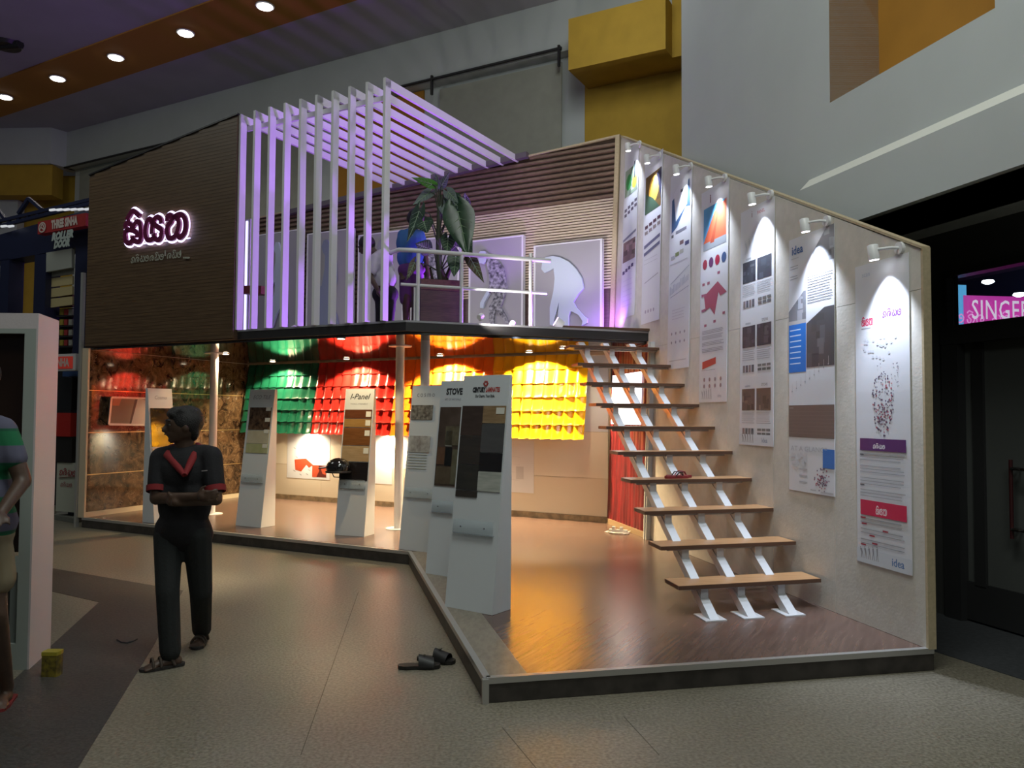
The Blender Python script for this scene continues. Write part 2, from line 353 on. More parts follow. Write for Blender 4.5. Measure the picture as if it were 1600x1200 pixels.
# door under the transom
dr = MB(); dr.hexa([rat(sE, 0.02, -.10), rat(sT-.16, 0.02, -.10), rat(sT-.16, 0.02, -.05), rat(sE, 0.02, -.05)], [rat(sE, 2.2, -.10), rat(sT-.16, 2.2, -.10), rat(sT-.16, 2.2, -.05), rat(sE, 2.2, -.05)])
DOOR = struct('door_1', dr, mat('dark_glass_door', (0.10, 0.105, 0.10), 0.25))
fr = MB()
fr.hexa([rat(sT-.16, 0, -.12), rat(sT, 0, -.12), rat(sT, 0, .03), rat(sT-.16, 0, .03)], [rat(sT-.16, 2.3, -.12), rat(sT, 2.3, -.12), rat(sT, 2.3, .03), rat(sT-.16, 2.3, .03)])
fr.hexa([rat(sE, 2.2, -.12), rat(sT, 2.2, -.12), rat(sT, 2.2, .035), rat(sE, 2.2, .035)], [rat(sE, 2.35, -.12), rat(sT, 2.35, -.12), rat(sT, 2.35, .035), rat(sE, 2.35, .035)])
obj('door_frame', fr, black_frame, DOOR)
k = MB(); k.hexa([rat(sE, 0.02, -.05), rat(sT-.16, 0.02, -.05), rat(sT-.16, 0.02, -.03), rat(sE, 0.02, -.03)], [rat(sE, .32, -.05), rat(sT-.16, .32, -.05), rat(sT-.16, .32, -.03), rat(sE, .32, -.03)])
for s0 in (sT-.24, sT-1.15):
    k.hexa([rat(s0, 0.3, -.05), rat(s0-.10, .3, -.05), rat(s0-.10, .3, -.025), rat(s0, .3, -.025)], [rat(s0, 2.2, -.05), rat(s0-.1, 2.2, -.05), rat(s0-.1, 2.2, -.025), rat(s0, 2.2, -.025)])
obj('door_stile', k, black_frame, DOOR)
h0 = RWp(1588, 735, 0); sh = rs(h0)
hm = mat('chrome', (0.6, 0.6, 0.58), 0.2, 1.0)
for zh in (1.235, 0.79):
    k = MB(); k.tube([rat(sh, zh, -.03), rat(sh, zh, .05), rat(sh-.16, zh, .05)], .012, 8); obj('door_handle', k, hm, DOOR, label='chrome handle bar')
k = MB(); k.tube([rat(sh+.02, .72, .03), rat(sh+.02, 1.3, .03)], .014, 8); obj('door_handle', k, mat('dark_red_handle', (0.05, 0.01, 0.012), .4), DOOR)
# transom with glass, room behind with the lit sign
TW = MB()
for z0, z1 in ((zT0-.0, zT0+.05), (zT1-.05, zT1)):
    TW.hexa([rat(sE, z0, -.1), rat(sT, z0, -.1), rat(sT, z0, .02), rat(sE, z0, .02)], [rat(sE, z1, -.1), rat(sT, z1, -.1), rat(sT, z1, .02), rat(sE, z1, .02)])
for s0 in (sT, -1.2, sE+.06):
    TW.hexa([rat(s0-.06, zT0, -.1), rat(s0, zT0, -.1), rat(s0, zT0, .02), rat(s0-.06, zT0, .02)], [rat(s0-.06, zT1, -.1), rat(s0, zT1, -.1), rat(s0, zT1, .02), rat(s0-.06, zT1, .02)])
WIN = struct('window_1', TW, black_frame)
k = MB(); k.hexa([rat(sE, zT0+.05, -.05), rat(sT-.06, zT0+.05, -.05), rat(sT-.06, zT0+.05, -.044), rat(sE, zT0+.05, -.044)], [rat(sE, zT1-.05, -.05), rat(sT-.06, zT1-.05, -.05), rat(sT-.06, zT1-.05, -.044), rat(sE, zT1-.05, -.044)])
gl = mat('transom_glass', (0.9, 0.95, 0.95), 0.0, trans=1.0, ior=1.45); obj('pane', k, gl, WIN)
# stall behind the door wall
SB = flat(RW0+RD*2.3-RN*2.2)     # plane facing the camera, behind the glass
def SBp(x, y): return V(x, y, SB, SB+Vector((1, .12, 0)))
sx, sz = Vector((1, .12, 0)).normalized(), Zv
q = [SBp(1512, 520), SBp(1660, 520), SBp(1660, 425), SBp(1512, 425)]
sg = thing('backlit_sign', 'magenta sign reading SINGER seen through the transom above the dark door', 'sign', flat(q[0]))
k = MB(); k.wall(q[0], q[1], 2.0, SBp(1560, 463).z, -RN*.05*-1); obj('board', k, mat('magenta_board', (0.4, 0.02, 0.25), .5, emit=(0.42, 0.035, 0.28), es=.8), sg)
k = MB(); at = SBp(1563, 487)-RN*-.02; at = at+Vector((0, -.04, 0)); put_text(k, 'SINGER', at, sx, sz, .30, width=(SBp(1606, 487)-SBp(1515, 487)).length*1.0, bold=.002, spacing=1.1)
obj('lettering', k, mat('sign_letter_white', (0.8, 0.7, 0.8), .5, emit=(.62, .5, .62), es=.8), sg)
k = MB(); at = SBp(1563, 506)+Vector((0, -.04, 0)); curly(k, at-sx*.55, sx, sz, .13, 9, .016)
obj('small_lettering', k, mat('sign_letter_pink', (0.7, 0.3, 0.6), .5, emit=(.6, .2, .5), es=.8), sg)
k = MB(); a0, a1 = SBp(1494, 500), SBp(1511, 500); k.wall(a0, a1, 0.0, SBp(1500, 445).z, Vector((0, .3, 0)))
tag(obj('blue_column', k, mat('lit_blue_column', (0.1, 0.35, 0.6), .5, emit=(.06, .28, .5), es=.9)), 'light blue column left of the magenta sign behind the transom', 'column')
k = MB(); z4 = SBp(1560, 447).z+.35; k.prism([rat(-3.2, z4, -.2), rat(4.0, z4, -.2), rat(4.0, z4, -3.4), rat(-3.2, z4, -3.4)], (0, 0, .05)); CB = struct('ceiling_stall', k, mat('stall_ceiling', (0.16, 0.15, 0.2), .5))
for i, (px, py) in enumerate(((1544, 441), (1593, 461))):
    p = Dp(px, py, SBp(px, py).y-.5); k = MB(); k.tube([p+Zv*.02, p], [.05, .06], 12)
    k.ell(p, (.05, .05, .02))
    tag(obj('stall_lamp', k, mat('stall_lamp_glow', (1, 1, 1), .5, emit=(.85, .95, 1), es=9)), ('bright ceiling lamp above the S of the magenta sign', 'bright ceiling lamp above the ER of the magenta sign')[i], 'lamp', 'ceiling lamps behind the transom')
light('stall_lamp_light', 'POINT', SBp(1560, 455)-Vector((0, 1.0, 0)), 8, (.7, .85, 1), shadow_soft_size=.1)
k = MB(); k.hexa([rat(-3.2, 0, -3.45), rat(4.0, 0, -3.45), rat(4, 0, -3.4), rat(-3.2, 0, -3.4)], [rat(-3.2, z4, -3.45), rat(4.0, z4, -3.45), rat(4, z4, -3.4), rat(-3.2, z4, -3.4)])
k.hexa([rat(4.0, 0, -3.45), rat(4.1, 0, -3.45), rat(4.1, 0, -.2), rat(4.0, 0, -.2)], [rat(4.0, z4, -3.45), rat(4.1, z4, -3.45), rat(4.1, z4, -.2), rat(4.0, z4, -.2)])
struct('wall_stall', k, mat('stall_dark', (0.02, 0.03, 0.06), .6))
# overhanging upper wall
UW = flat(EYE+ray(1600, 265)*((3.13-H)/ray(1600, 265).z)); UD = Vector((-(800-450)/1230.0, 1.0, 0)).normalized(); UN = Vector((-UD.y, UD.x, 0)); UN = UN if UN.x < 0 else -UN
def UWp(x, y, off=0): return V(x, y, UW, UW+UD, off)
def us(p): return (flat(p)-UW).dot(UD)
def uat(s, z, o=0.0): return UW+UD*s+UN*o+Zv*z
sEnd = us(UWp(1065, 150)); sB = us(UWp(1265, 288)); zt = 3.66
def ubox(mb, s0, s1, z0, z1, o0, o1, mi=0):
    mb.hexa([uat(s0, z0, o0), uat(s1, z0, o0), uat(s1, z0, o1), uat(s0, z0, o1)], [uat(s0, z1, o0), uat(s1, z1, o0), uat(s1, z1, o1), uat(s0, z1, o1)], mi)
r0 = us(UWp(1296, 100)); r1 = us(UWp(1555, 30)); rz = UWp(1296, 161).z
k = MB()
ubox(k, -5, sEnd, zt, rz, -.5, -.0)
ubox(k, r0, sEnd, rz, 9.2, -.5, 0)
ubox(k, -5, r1, rz, 9.2, -.5, 0)
ubox(k, r1, r0, 6.5, 9.2, -.5, 0)
UWALL = struct('wall_right_upper', k, hall_white)
k = MB(); ubox(k, r1-.1, r0, rz, 6.5, -.75, -.5); ubox(k, r0, r0+.01, rz, 6.5, -.5, -.001); obj('recess_panel', k, ochre_dark, UWALL)
# beam at the foot of the overhang: face, pale chamfer, soffit
k = MB(); ubox(k, -5, sB, 3.13, zt-.10, -.6, .10); struct('trim_1', k, hall_white)
k = MB(); k.hexa([uat(-5, zt-.10, -.4), uat(sB, zt-.10, -.4), uat(sB, zt-.10, .10), uat(-5, zt-.10, .10)], [uat(-5, zt, -.4), uat(sB, zt, -.4), uat(sB, zt, 0.002), uat(-5, zt, 0.002)])
struct('trim_2', k, mat('pale_ledge', (0.66, 0.66, 0.60), .8))
k = MB(); ubox(k, sB, sEnd, 3.13, zt, -.6, 0); struct('trim_3', k, hall_white)
k = MB(); k.prism([uat(-5, 3.13, .1), uat(sEnd, 3.13, 0), rat(5.2, 3.13, -.1), rat(sE, 3.13, -.1)], (0, 0, .05)); struct('ceiling_soffit', k, mat('soffit_grey', (0.6, 0.63, 0.62), .8))

# ------------------------------------------------------------------ the hall: back wall, parallel to the left facade
HN = NB.copy(); HU = UB.copy(); HD = 12.8
B0 = HN*HD
def HB(x, y, off=0.0): return V(x, y, B0, B0+HU, off)
def hs(p): return (flat(p)-B0).dot(HU)
def hat(s, z, o=0.0): return B0+HU*s-HN*o+Zv*z      # o towards the camera
def hbox(mb, s0, s1, z0, z1, o0=0.0, o1=.02, mi=0):
    mb.hexa([hat(s0, z0, o0), hat(s1, z0, o0), hat(s1, z0, o1), hat(s0, z0, o1)], [hat(s0, z1, o0), hat(s1, z1, o0), hat(s1, z1, o1), hat(s0, z1, o1)], mi)
def hsx(x, y=200): return hs(HB(x, y))
sL = hsx(119, 230); sR = 6.0; zc = 9.05; zb = 8.10
k = MB(); hbox(k, sL, sR, 0, zc, -.3, 0); HW = struct('wall_back', k, hall_white)
k = MB(); hbox(k, sL-.1, sR, zb, zc, 0, .25); struct('trim_4', k, hall_white)
k = MB(); hbox(k, hsx(125, 300), hsx(147+120, 300), 0, zb-.05, .0, .02); hbox(k, hsx(690, 200), hsx(880, 200), 0, zb-.1, .05, .08); hbox(k, hsx(375, 300), hsx(500, 300), 0, zb-.1, .05, .08)
obj('blind', k, beige_blind, HW)
k = MB(); hbox(k, hsx(528, 260), hsx(663, 200), 0, zb-.02, .0, .035); obj('ochre_panel', k, ochre_dark, HW)
k = MB(); k.tube([hat(sL, zb-.02, .3), hat(hsx(888, 100), zb+.04, .3)], .028, 8); ROD = thing('blind_rod', 'long black rod under the white band above the grey blinds', 'rod', hat(hsx(663, 136), zb-.3, .3)); obj('rod', k, dark_metal, ROD)
for x in (688, 884):
    k = MB(); s0 = hsx(x, 130); hbox(k, s0-.02, s0+.02, zb-.28, zb+.1, .27, .32); obj('bracket', k, dark_metal, ROD)
# ochre pilaster and projecting ochre beam
k = MB(); hbox(k, hsx(915, 200), hsx(1100, 200), 0, zc, 0, .04); obj('pilaster_panel', k, ochre, HW)
s0, s1 = hs(HB(888, 100, .9)), hs(HB(1040, 50, .9)); pz0 = HB(891, 109, .9).z; pz1 = HB(891, 61, .9).z
k = MB(); hbox(k, s0, s1, pz0, pz1+.35, 0, .9); hbox(k, s1, s1+2.4, pz0-.0, zc, 0, .55); struct('trim_5', k, ochre)
# left end facet of the hall
LU = Vector((1, -0.02, 0)).normalized(); LP = hat(sL, 0, .0)
k = MB(); e0 = LP+Vector((-.35, -.55, 0)); e1 = e0+Vector((-9, .4, 0))
k.wall(LP, e0, 8.1, zc, Vector((-.2, .3, 0))); k.wall(e0, e1, 8.1, zc, Vector((0, .6, 0)))
struct('wall_left_upper', k, hall_white)
k = MB(); k.wall(e0+Vector((0, .1, 0)), e1+Vector((0, .1, 0)), 7.3, 8.1, Vector((0, .5, 0))); struct('trim_6', k, ochre)
k = MB(); k.wall(LP+Vector((0, .5, 0)), e1+Vector((0, .9, 0)), 0, 8.1, Vector((0, .3, 0))); LW = struct('wall_left', k, ochre)
k = MB(); k.wall(V(-2, 400, e0, e1)+Vector((-.5, .55, 0)), V(4, 400, e0, e1)+Vector((0, .55, 0)), 0, 7.3, Vector((0, .3, 0))); obj('white_strip', k, hall_white, LW)
# ceiling with its orange strip of downlights
k = MB(); k.add([(-24, -9, zc), (14, -9, zc), (14, 26, zc), (-24, 26, zc)], [(3, 2, 1, 0)]); k.add([(-24, -9, zc+.2), (14, -9, zc+.2), (14, 26, zc+.2), (-24, 26, zc+.2)], [(0, 1, 2, 3)])
CEIL = struct('ceiling', k, hall_grey)
c0 = Z(8, 151, zc); c1 = Z(414, 9, zc); cu = (c1-c0).normalized(); cn = Vector((-cu.y, cu.x, 0))
k = MB(); A_ = c0-cu*5; B_ = c1+cu*9; k.hexa([A_-cn*.62-Zv*.03, B_-cn*.62-Zv*.03, B_+cn*.62-Zv*.03, A_+cn*.62-Zv*.03], [A_-cn*.62, B_-cn*.62, B_+cn*.62, A_+cn*.62])
obj('ceiling_strip', k, mat('orange_strip', (0.46, 0.21, 0.03), .8), CEIL)
names = ['lowest and leftmost downlight in the orange ceiling strip, cut by the frame edge', 'second downlight from the left in the orange ceiling strip', 'third downlight from the left in the orange ceiling strip', 'fourth downlight from the left in the orange ceiling strip', 'rightmost downlight in the orange ceiling strip, near the top edge']
for i, (x, y) in enumerate(((8, 151), (90, 122), (181, 89), (290, 51), (414, 9))):
    p = Z(x, y, zc-.04)
    t = thing('recessed_downlight', names[i], 'ceiling light', p, 'downlights in the orange ceiling strip')
    k = MB(); k.tube([p, p-Zv*.02], [.17, .165], 20); obj('rim', k, white_metal, t)
    k = MB(); k.tube([p-Zv*.021, p-Zv*.035], [.14, .13], 20); obj('lamp', k, mat('downlight_glow', (1, 1, 1), .5, emit=(1, .96, .88), es=9), t)
    light('downlight_light', 'SPOT', p-Zv*.08, 60, (1, .95, .85), p-Zv*3, spot_size=2.0, spot_blend=.6, shadow_soft_size=.12)
p = Z(10, 70, zc-.02)
k = MB(); k.tube([p+Zv*.02, p-Zv*.05], [.3, .26], 20); k.tube([p+Vector((-.4, .1, .0)), p+Vector((.35, -.1, -.03))], .09, 8)
tag(obj('ceiling_vent', k, dark_metal), 'dark oval fitting on the grey ceiling at the left edge', 'vent')

# ------------------------------------------------------------------ the stand: raised floor
def v3(p, z=0.0): return Vector((p[0], p[1], z))
PF = [flat(P1), flat(P2)+UF*.02, C+Vector((.25, -.0, 0))+(C-flat(P2)).normalized()*.1, Q+NB*.05+UB*-.1, flat(P4), flat(P3)]
k = MB(); k.prism([v3(p, 0.003) for p in PF], (0, 0, HP-.003)); PLAT = obj('exhibition_platform', k, [vinyl_m]); tag(PLAT, 'low raised platform with brown wood vinyl top under the whole exhibition stand', 'platform')
def edge_strip(name, a, b, inset, z0, z1, out, m, side=1):
    d = (flat(b)-flat(a)).normalized(); n = Vector((-d.y, d.x, 0))*side; k = MB()
    k.wall(flat(a)+n*inset, flat(b)+n*inset, z0, z1, n*out); return obj(name, k, m, PLAT)
for a, b in ((P1, P2+UF*.02), (P3, P1), (P4, P3)):
    edge_strip('skirt_board', a, b, 0, .002, HP-.025, -.012, skirt_m)
    edge_strip('edge_trim', a, b, .022, HP-.028, HP+.006, -.040, alu)
k = MB(); k.bar(flat(P1)+Zv*.0+Vector((-.006, -.012, 0)), flat(P1)+Zv*HP+Vector((-.006, -.012, 0)), .036, .03, UF); obj('corner_trim', k, alu, PLAT)
k = MB(); nin = Vector((VF.y, -VF.x, 0)); k.hexa([v3(flat(P1)+nin*.022, HP), v3(flat(P1)+nin*.24, HP), v3(flat(P3)+nin*.26, HP), v3(flat(P3)+nin*.022, HP)], [v3(flat(P1)+nin*.022, HP+.003), v3(flat(P1)+nin*.24, HP+.003), v3(flat(P3)+nin*.26, HP+.003), v3(flat(P3)+nin*.022, HP+.003)])
obj('border_plank', k, mat('grey_oak_plank', (0.20, 0.17, 0.13), .4, nscale=12, col2=(0.27, 0.235, 0.18), stretch=(3, 1, 1)), PLAT)

# ------------------------------------------------------------------ right-hand display wall (leans a little outwards at the back)
W0 = flat(P2)-UF*.02; W1 = C; WL = (W1-W0).length; WD_ = (W1-W0).normalized(); WN = Vector((-WD_.y, WD_.x, 0)); WN = WN if WN.x < 0 else -WN
def wat(s, z, o=0.0): return W0+WD_*s+UB*(.185*(s/WL)*(z/5.5))+WN*o+Zv*z
def onW(x, y, off=0.0):       # (s, z) of the wall point seen at x, y
    s, z = WL/2, 2.5
    for _ in range(8):
        P_ = flat(wat(0, z)); Q_ = flat(wat(WL, z)); p = V(x, y, P_, Q_, off); s = (flat(p)-P_).dot((Q_-P_).normalized()); z = p.z
    return s, z
zF = onW(1437, 390)[1]; zBk = 5.50
def wtop(s): return zF+(zBk-zF)*max(0, s)/WL
RWALL = thing('display_wall', 'tall off-white partition with sloping top carrying seven long posters beside the stairs', 'partition', wat(WL/2, HP))
seams = [0] + [onW(x, y)[0] for x, y in ((1303, 560), (1208, 500), (1137, 450), (1078, 420), (1031, 400), (995, 380))] + [WL]
def wbox(mb, s0, s1, z0a, z0b, z1a, z1b, o0, o1, mi=0):
    mb.hexa([wat(s0, z0a, o0), wat(s1, z0b, o0), wat(s1, z0b, o1), wat(s0, z0a, o1)], [wat(s0, z1a, o0), wat(s1, z1b, o0), wat(s1, z1b, o1), wat(s0, z1a, o1)], mi)
for i in range(len(seams)-1):
    a, b = seams[i]+.002, seams[i+1]-.002
    zs = [HP, 2.44] if wtop(b) > 3.0 else [HP]
    for j, z0 in enumerate(zs):
        last = j == len(zs)-1
        k = MB(); wbox(k, a, b, z0+.002, z0+.002, wtop(a) if last else zs[j+1]-.001, wtop(b) if last else zs[j+1]-.001, -.03, 0)
        obj('panel', k, wall_panel, RWALL)
k = MB(); wbox(k, 0.0, WL, HP, HP, zF-.02, zBk-.02, -.05, -.031); obj('backing', k, wood_edge, RWALL)
k = MB(); wbox(k, -.015, WL, zF, zF+(zBk-zF), zF+.018, zBk+.018, -.055, .010); obj('top_edge', k, wood_edge, RWALL)
k = MB(); wbox(k, -.02, 0.0, HP, HP, zF+.01, zF+.01, -.055, .004); obj('end_edge', k, wood_edge, RWALL)

# ------------------------------------------------------------------ posters on it
POSTERS = []
class Poster:
    def __init__(s, tl, tr, br, bl, label, off=.004):
        a, b, c, d = onW(*tl), onW(*tr), onW(*br), onW(*bl)
        s.sl = (a[0]+d[0])/2; s.sr = (b[0]+c[0])/2; s.z1 = (a[1]+b[1])/2; s.z0 = (c[1]+d[1])/2; s.off = off
        s.w = s.sl-s.sr; s.h = s.z1-s.z0
        def wp(ss_, zz_, oo_):      # the sheet hangs flat although the wall is slightly twisted
            sc_, zc_ = (s.sl+s.sr)/2, (s.z0+s.z1)/2; o0 = wat(sc_, zc_); ds = wat(sc_+.5, zc_)-wat(sc_-.5, zc_); dz = wat(sc_, zc_+.5)-wat(sc_, zc_-.5)
            return o0+ds*(ss_-sc_)+dz*(zz_-zc_)+WN*oo_
        s.wp = wp
        k = MB(); n = 14
        for i in range(n):
            za, zb2 = s.z0+s.h*i/n, s.z0+s.h*(i+1)/n
            wa = 0.0006*math.sin(i*2.1+s.sl*5); wb = .0006*math.sin((i+1)*2.1+s.sl*5)
            k.hexa([wp(s.sl, za, off), wp(s.sr, za, off), wp(s.sr, za, off+.004+wa), wp(s.sl, za, off+.004+wa)], [wp(s.sl, zb2, off), wp(s.sr, zb2, off), wp(s.sr, zb2, off+.004+wb), wp(s.sl, zb2, off+.004+wb)])
        s.o = obj('hanging_poster', k, poster_m); tag(s.o, label, 'poster', 'long posters on the display wall')
        s.k = MB(); s.mats = []; s.lay = 0
    def p(s, u, v, o=0): return s.wp(s.sl+(s.sr-s.sl)*u, s.z1-s.h*v, s.off+.0048+o)
    def m(s, c):
        q = c if not isinstance(c, tuple) else pc(c)
        if q not in s.mats: s.mats.append(q)
        return s.mats.index(q)
    def r(s, u0, v0, u1, v1, c):
        s.lay += 1; o = s.lay*1.5e-5
        s.k.add([s.p(u0, v1, o), s.p(u1, v1, o), s.p(u1, v0, o), s.p(u0, v0, o)], [(0, 1, 2, 3)], s.m(c))
    def poly(s, pts, c):
        s.lay += 1; o = s.lay*1.5e-5; s.k.add([s.p(u, v, o) for u, v in pts], [list(range(len(pts)))], s.m(c))
    def lines(s, u0, v0, u1, v1, n, c=None, th=.25, rag=True):
        for i in range(n):
            va = v0+(v1-v0)*i/n; s.r(u0, va, u1-(rnd.random()*.12*(u1-u0) if rag else 0), va+(v1-v0)/n*th, c or (.35, .35, .38))
    def circ(s, u, v, ru, c, n=12):
        rv = ru*s.w/s.h; s.poly([(u+ru*math.cos(2*math.pi*i/n), v+rv*math.sin(2*math.pi*i/n)) for i in range(n)], c)
    def text(s, t, u, v, size, c, bold=0.0, width=None, **kw):
        s.lay += 1; x = (s.p(1, v)-s.p(0, v)).normalized(); put_text(s.k, t, s.p(u, v, s.lay*1.5e-5), x, Zv, size, s.m(c), width=width, bold=bold, **kw)
    def curl(s, u, v, h, n, th, c, word=(9,)):
        s.lay += 1; x = (s.p(1, v)-s.p(0, v)).normalized(); curly(s.k, s.p(u, v, s.lay*1.5e-5), x, Zv, h, n, th, word, s.m(c))
    def name(s, u, v, wd, th, c):
        s.lay += 1; x = (s.p(1, v)-s.p(0, v)).normalized(); name_word(s.k, s.p(u, v, s.lay*1.5e-5), x, Zv, wd, th, s.m(c))
    def people(s, u, v, sc, n=5, c=(.25, .25, .27)):
        for i in range(n):
            b = (n-1-i)/max(1, n-1); x0 = u+i*sc*.85; hh = sc*(.75+.25*(1-b)); rr = s.w/s.h
            lean = .35*b*sc
            s.poly([(x0, v), (x0+.12*sc, v), (x0+.3*sc, v-.5*hh*2*rr), (x0+.45*sc, v), (x0+.57*sc, v), (x0+.42*sc, v-.6*hh*2*rr), (x0+.42*sc-lean*.6, v-.95*hh*2*rr), (x0+.15*sc-lean, v-.9*hh*2*rr), (x0+.2*sc-lean*.3, v-.5*hh*2*rr)], c)
            s.circ(x0+.28*sc-lean, v-1.02*hh*2*rr, .1*sc, c, 8)
    def photo(s, u0, v0, u1, v1, c, seed=0):
        s.r(u0, v0, u1, v1, c); r_ = random.Random(seed)
        for _ in range(9):
            a = u0+(u1-u0)*r_.random()*.8; b = v0+(v1-v0)*r_.random()*.8; f = .4+1.6*r_.random()
            ww = (u1-u0)*(.1+.25*r_.random()); hh = (v1-v0)*(.1+.3*r_.random())
            s.r(a, b, min(u1, a+ww), min(v1, b+hh), tuple(min(1, round(x*f, 2)) for x in c))
    def done(s): obj('print', s.k, s.mats, s.o, kind='stuff')

G = (.35, .35, .38); DG = (.12, .12, .14); LG = (.5, .5, .53)
# seventh: nearest the wall's free edge
p = Poster((1335, 420), (1420, 393), (1428, 899), (1343, 877), 'long poster nearest the free wall end, with purple and red title bars')
p.text('scan', .22, .035, .05, (.45, .5, .62))
p.name(.13, .208, .12, .008, (.62, .02, .10)); p.curl(.52, .19, .055, 4, .011, (.13, .04, .2), (9,))
p.r(.12, .215, .3, .219, G); p.r(.68, .2, .86, .204, G)
for i in range(26): p.circ(.15+rnd.random()*.62, .25+rnd.random()*.08, .02, (.60, .61, .66), 7)
for i in range(170):
    a = rnd.random()*6.28; q_ = rnd.random()**.6; p.circ(.52+.2*q_*math.cos(a)*(1-.2*math.sin(a)), .475+.105*q_*math.sin(a), .008+.007*rnd.random(), (.12, .07, .12) if rnd.random() < .7 else (.4, .08, .12), 6)
for i in range(28): p.circ(.42+rnd.random()*.4, .34+rnd.random()*.1, .008, (.15, .12, .17), 6)
p.r(.08, .585, .93, .625, (.10, .025, .15)); p.curl(.33, .617, .036, 4, .006, (.8, .78, .82), (9,))
for v0 in (.635, .675, .715, .755): p.lines(.08, v0, .93, v0+.03, 3)
p.r(.08, .637, .15, .642, DG); p.r(.08, .738, .16, .743, DG)
p.r(.08, .79, .93, .84, (.62, .02, .085)); p.name(.38, .832, .11, .006, (.85, .8, .82))
for v0 in (.85, .885, .92): p.lines(.08, v0, .92, v0+.025, 2)
for u, v in ((.08, .847), (.1, .867), (.5, .88), (.25, .903), (.3, .927), (.08, .937)): p.r(u, v, u+.1, v+.005, (.35, .02, .05))
p.r(0, .952, 1, 1.0, (.62, .65, .70)); p.people(.08, .985, .085, 5); p.text('idea', .77, .975, .075, (.10, .20, .42), bold=.001)
p.done()
# sixth: tall one with the blue block
p = Poster((1232, 375), (1303, 352), (1306, 776), (1234, 765), 'long poster with bright blue text block and AT A GLANCE heading')
p.text('idea', .2, .05, .10, (.05, .13, .36), bold=.002); p.lines(.05, .08, .25, .085, 1)
p.photo(.55, .0, 1, .13, (.25, .26, .28), 3); p.poly([(.55, 0), (.85, 0), (.55, .08)], poster_m)
for v0 in (.11, .15): p.lines(.03, v0, .22, v0+.02, 2)
p.lines(.43, .17, .97, .28, 11, DG); p.photo(.0, .22, .40, .34, (.22, .23, .26), 5); p.poly([(.0, .22), (.35, .22), (.0, .29)], poster_m); p.r(.0, .33, .4, .345, (.45, .45, .46))
p.r(0, .345, .40, .535, (.01, .17, .62)); p.lines(.03, .365, .3, .52, 7, (.55, .7, .9), .2)
p.photo(.41, .30, 1, .52, (.07, .07, .075), 8); p.poly([(.41, .3), (.8, .3), (.41, .35)], poster_m)
for i in range(9): p.circ(.08+i*.1, .61-.012*i, .012, G, 6); p.r(.08+i*.1, .61-.012*i-.03, .086+i*.1, .61-.012*i, LG)
p.r(.0, .665, 1, .79, (.17, .125, .11)); p.lines(.02, .675, .12, .68, 1, (.6, .6, .6))
for v in range(7): p.r(0, .69+.014*v, 1, .692+.014*v, (.2, .15, .135))
p.text('AT A GLANCE', .45, .835, .055, (.5, .5, .53), width=p.w*.8); p.r(.76, .83, 1, .90, (.03, .17, .55))
for i in range(20): p.circ(.05+rnd.random()*.35, .85+rnd.random()*.05, .03, (.62, .62, .66), 7)
for i in range(80):
    a = rnd.random()*6.28; q_ = rnd.random()**.7; p.circ(.74+.16*q_*math.cos(a), .945+.045*q_*math.sin(a), .011, (.14, .08, .14) if i % 3 else (.4, .1, .15), 6)
for v in (.91, .935, .96): p.r(.25, v, .43, v+.006, LG)
p.r(.5, .985, .62, .99, LG); p.r(.72, .988, .98, .994, LG); p.done()
# fifth
p = Poster((1157, 330), (1209, 312), (1209, 698), (1155, 694), 'long poster of paired dark interior photographs beside the landing half of the stairs')
p.text('i', .35, .03, .09, (.25, .05, .05)); p.text('PANEL', .62, .035, .045, (.5, .1, .12)); p.people(.15, .19, .13, 5, (.55, .58, .65))
for v0, cc, sd in ((.225, (.05, .055, .07), 1), (.50, (.06, .05, .06), 4), (.765, (.12, .09, .08), 9)):
    p.text('cosmo', .25, v0-.012, .035, DG); p.text('STOVE', .75, v0-.014, .035, DG)
    p.photo(.08, v0, .47, v0+.09, cc, sd); p.photo(.52, v0, .93, v0+.09, cc, sd+1)
    p.lines(.08, v0+.10, .47, v0+.15, 6, G); p.lines(.52, v0+.10, .93, v0+.15, 6, G)
    for i in range(4): p.r(.1+i*.09, v0+.165, .17+i*.09, v0+.195, DG if i % 2 else (.25, .2, .2))
    for i in range(3): p.r(.55+i*.13, v0+.165, .66+i*.13, v0+.175, (.2, .2, .2)); p.r(.55+i*.13, v0+.182, .66+i*.13, v0+.192, (.15, .15, .15))
p.r(0, .955, 1, 1, (.64, .66, .71)); p.people(.1, .99, .085, 5); p.text('idea', .76, .978, .06, (.10, .15, .30)); p.done()
# fourth
p = Poster((1097, 298), (1138, 284), (1134, 630), (1089, 627), 'long poster with orange roof under blue sky and a red house plan')
p.text('i', .35, .05, .12, (.2, .05, .08), bold=.004)
p.r(.1, .085, .93, .285, (.10, .35, .62)); p.poly([(.1, .25), (.5, .12), (.93, .085), (.93, .25), (.4, .26)], (.62, .12, .05)); p.poly([(.1, .25), (.93, .25), (.93, .285), (.1, .285)], (.3, .33, .36)); p.poly([(.35, .26), (.62, .13), (.64, .13), (.5, .26)], (.4, .07, .03))
for i, c in enumerate(((.38, .04, .07), (.14, .04, .14), (.42, .02, .06), (.05, .1, .24))): p.circ(.17+i*.23, .35, .085, c)
p.poly([(.15, .50), (.65, .45), (.97, .51), (.75, .52), (.68, .50), (.55, .60), (.38, .56), (.22, .57)], (.40, .09, .14))
for i in range(16): u, v = .05+rnd.random()*.9, .40+rnd.random()*.25; (p.r(u, v, u+.09, v+.012, (.38, .12, .18)) if not (.15 < u < .8 and .44 < v < .6) else None)
for v0 in (.665, .69, .72, .75): p.lines(.1, v0, .9, v0+.02, 3, G, .4)
p.poly([(.12, .81), (.62, .795), (.62, .825), (.12, .845)], (.55, .07, .05)); p.lines(.1, .85, .6, .855, 1, DG)
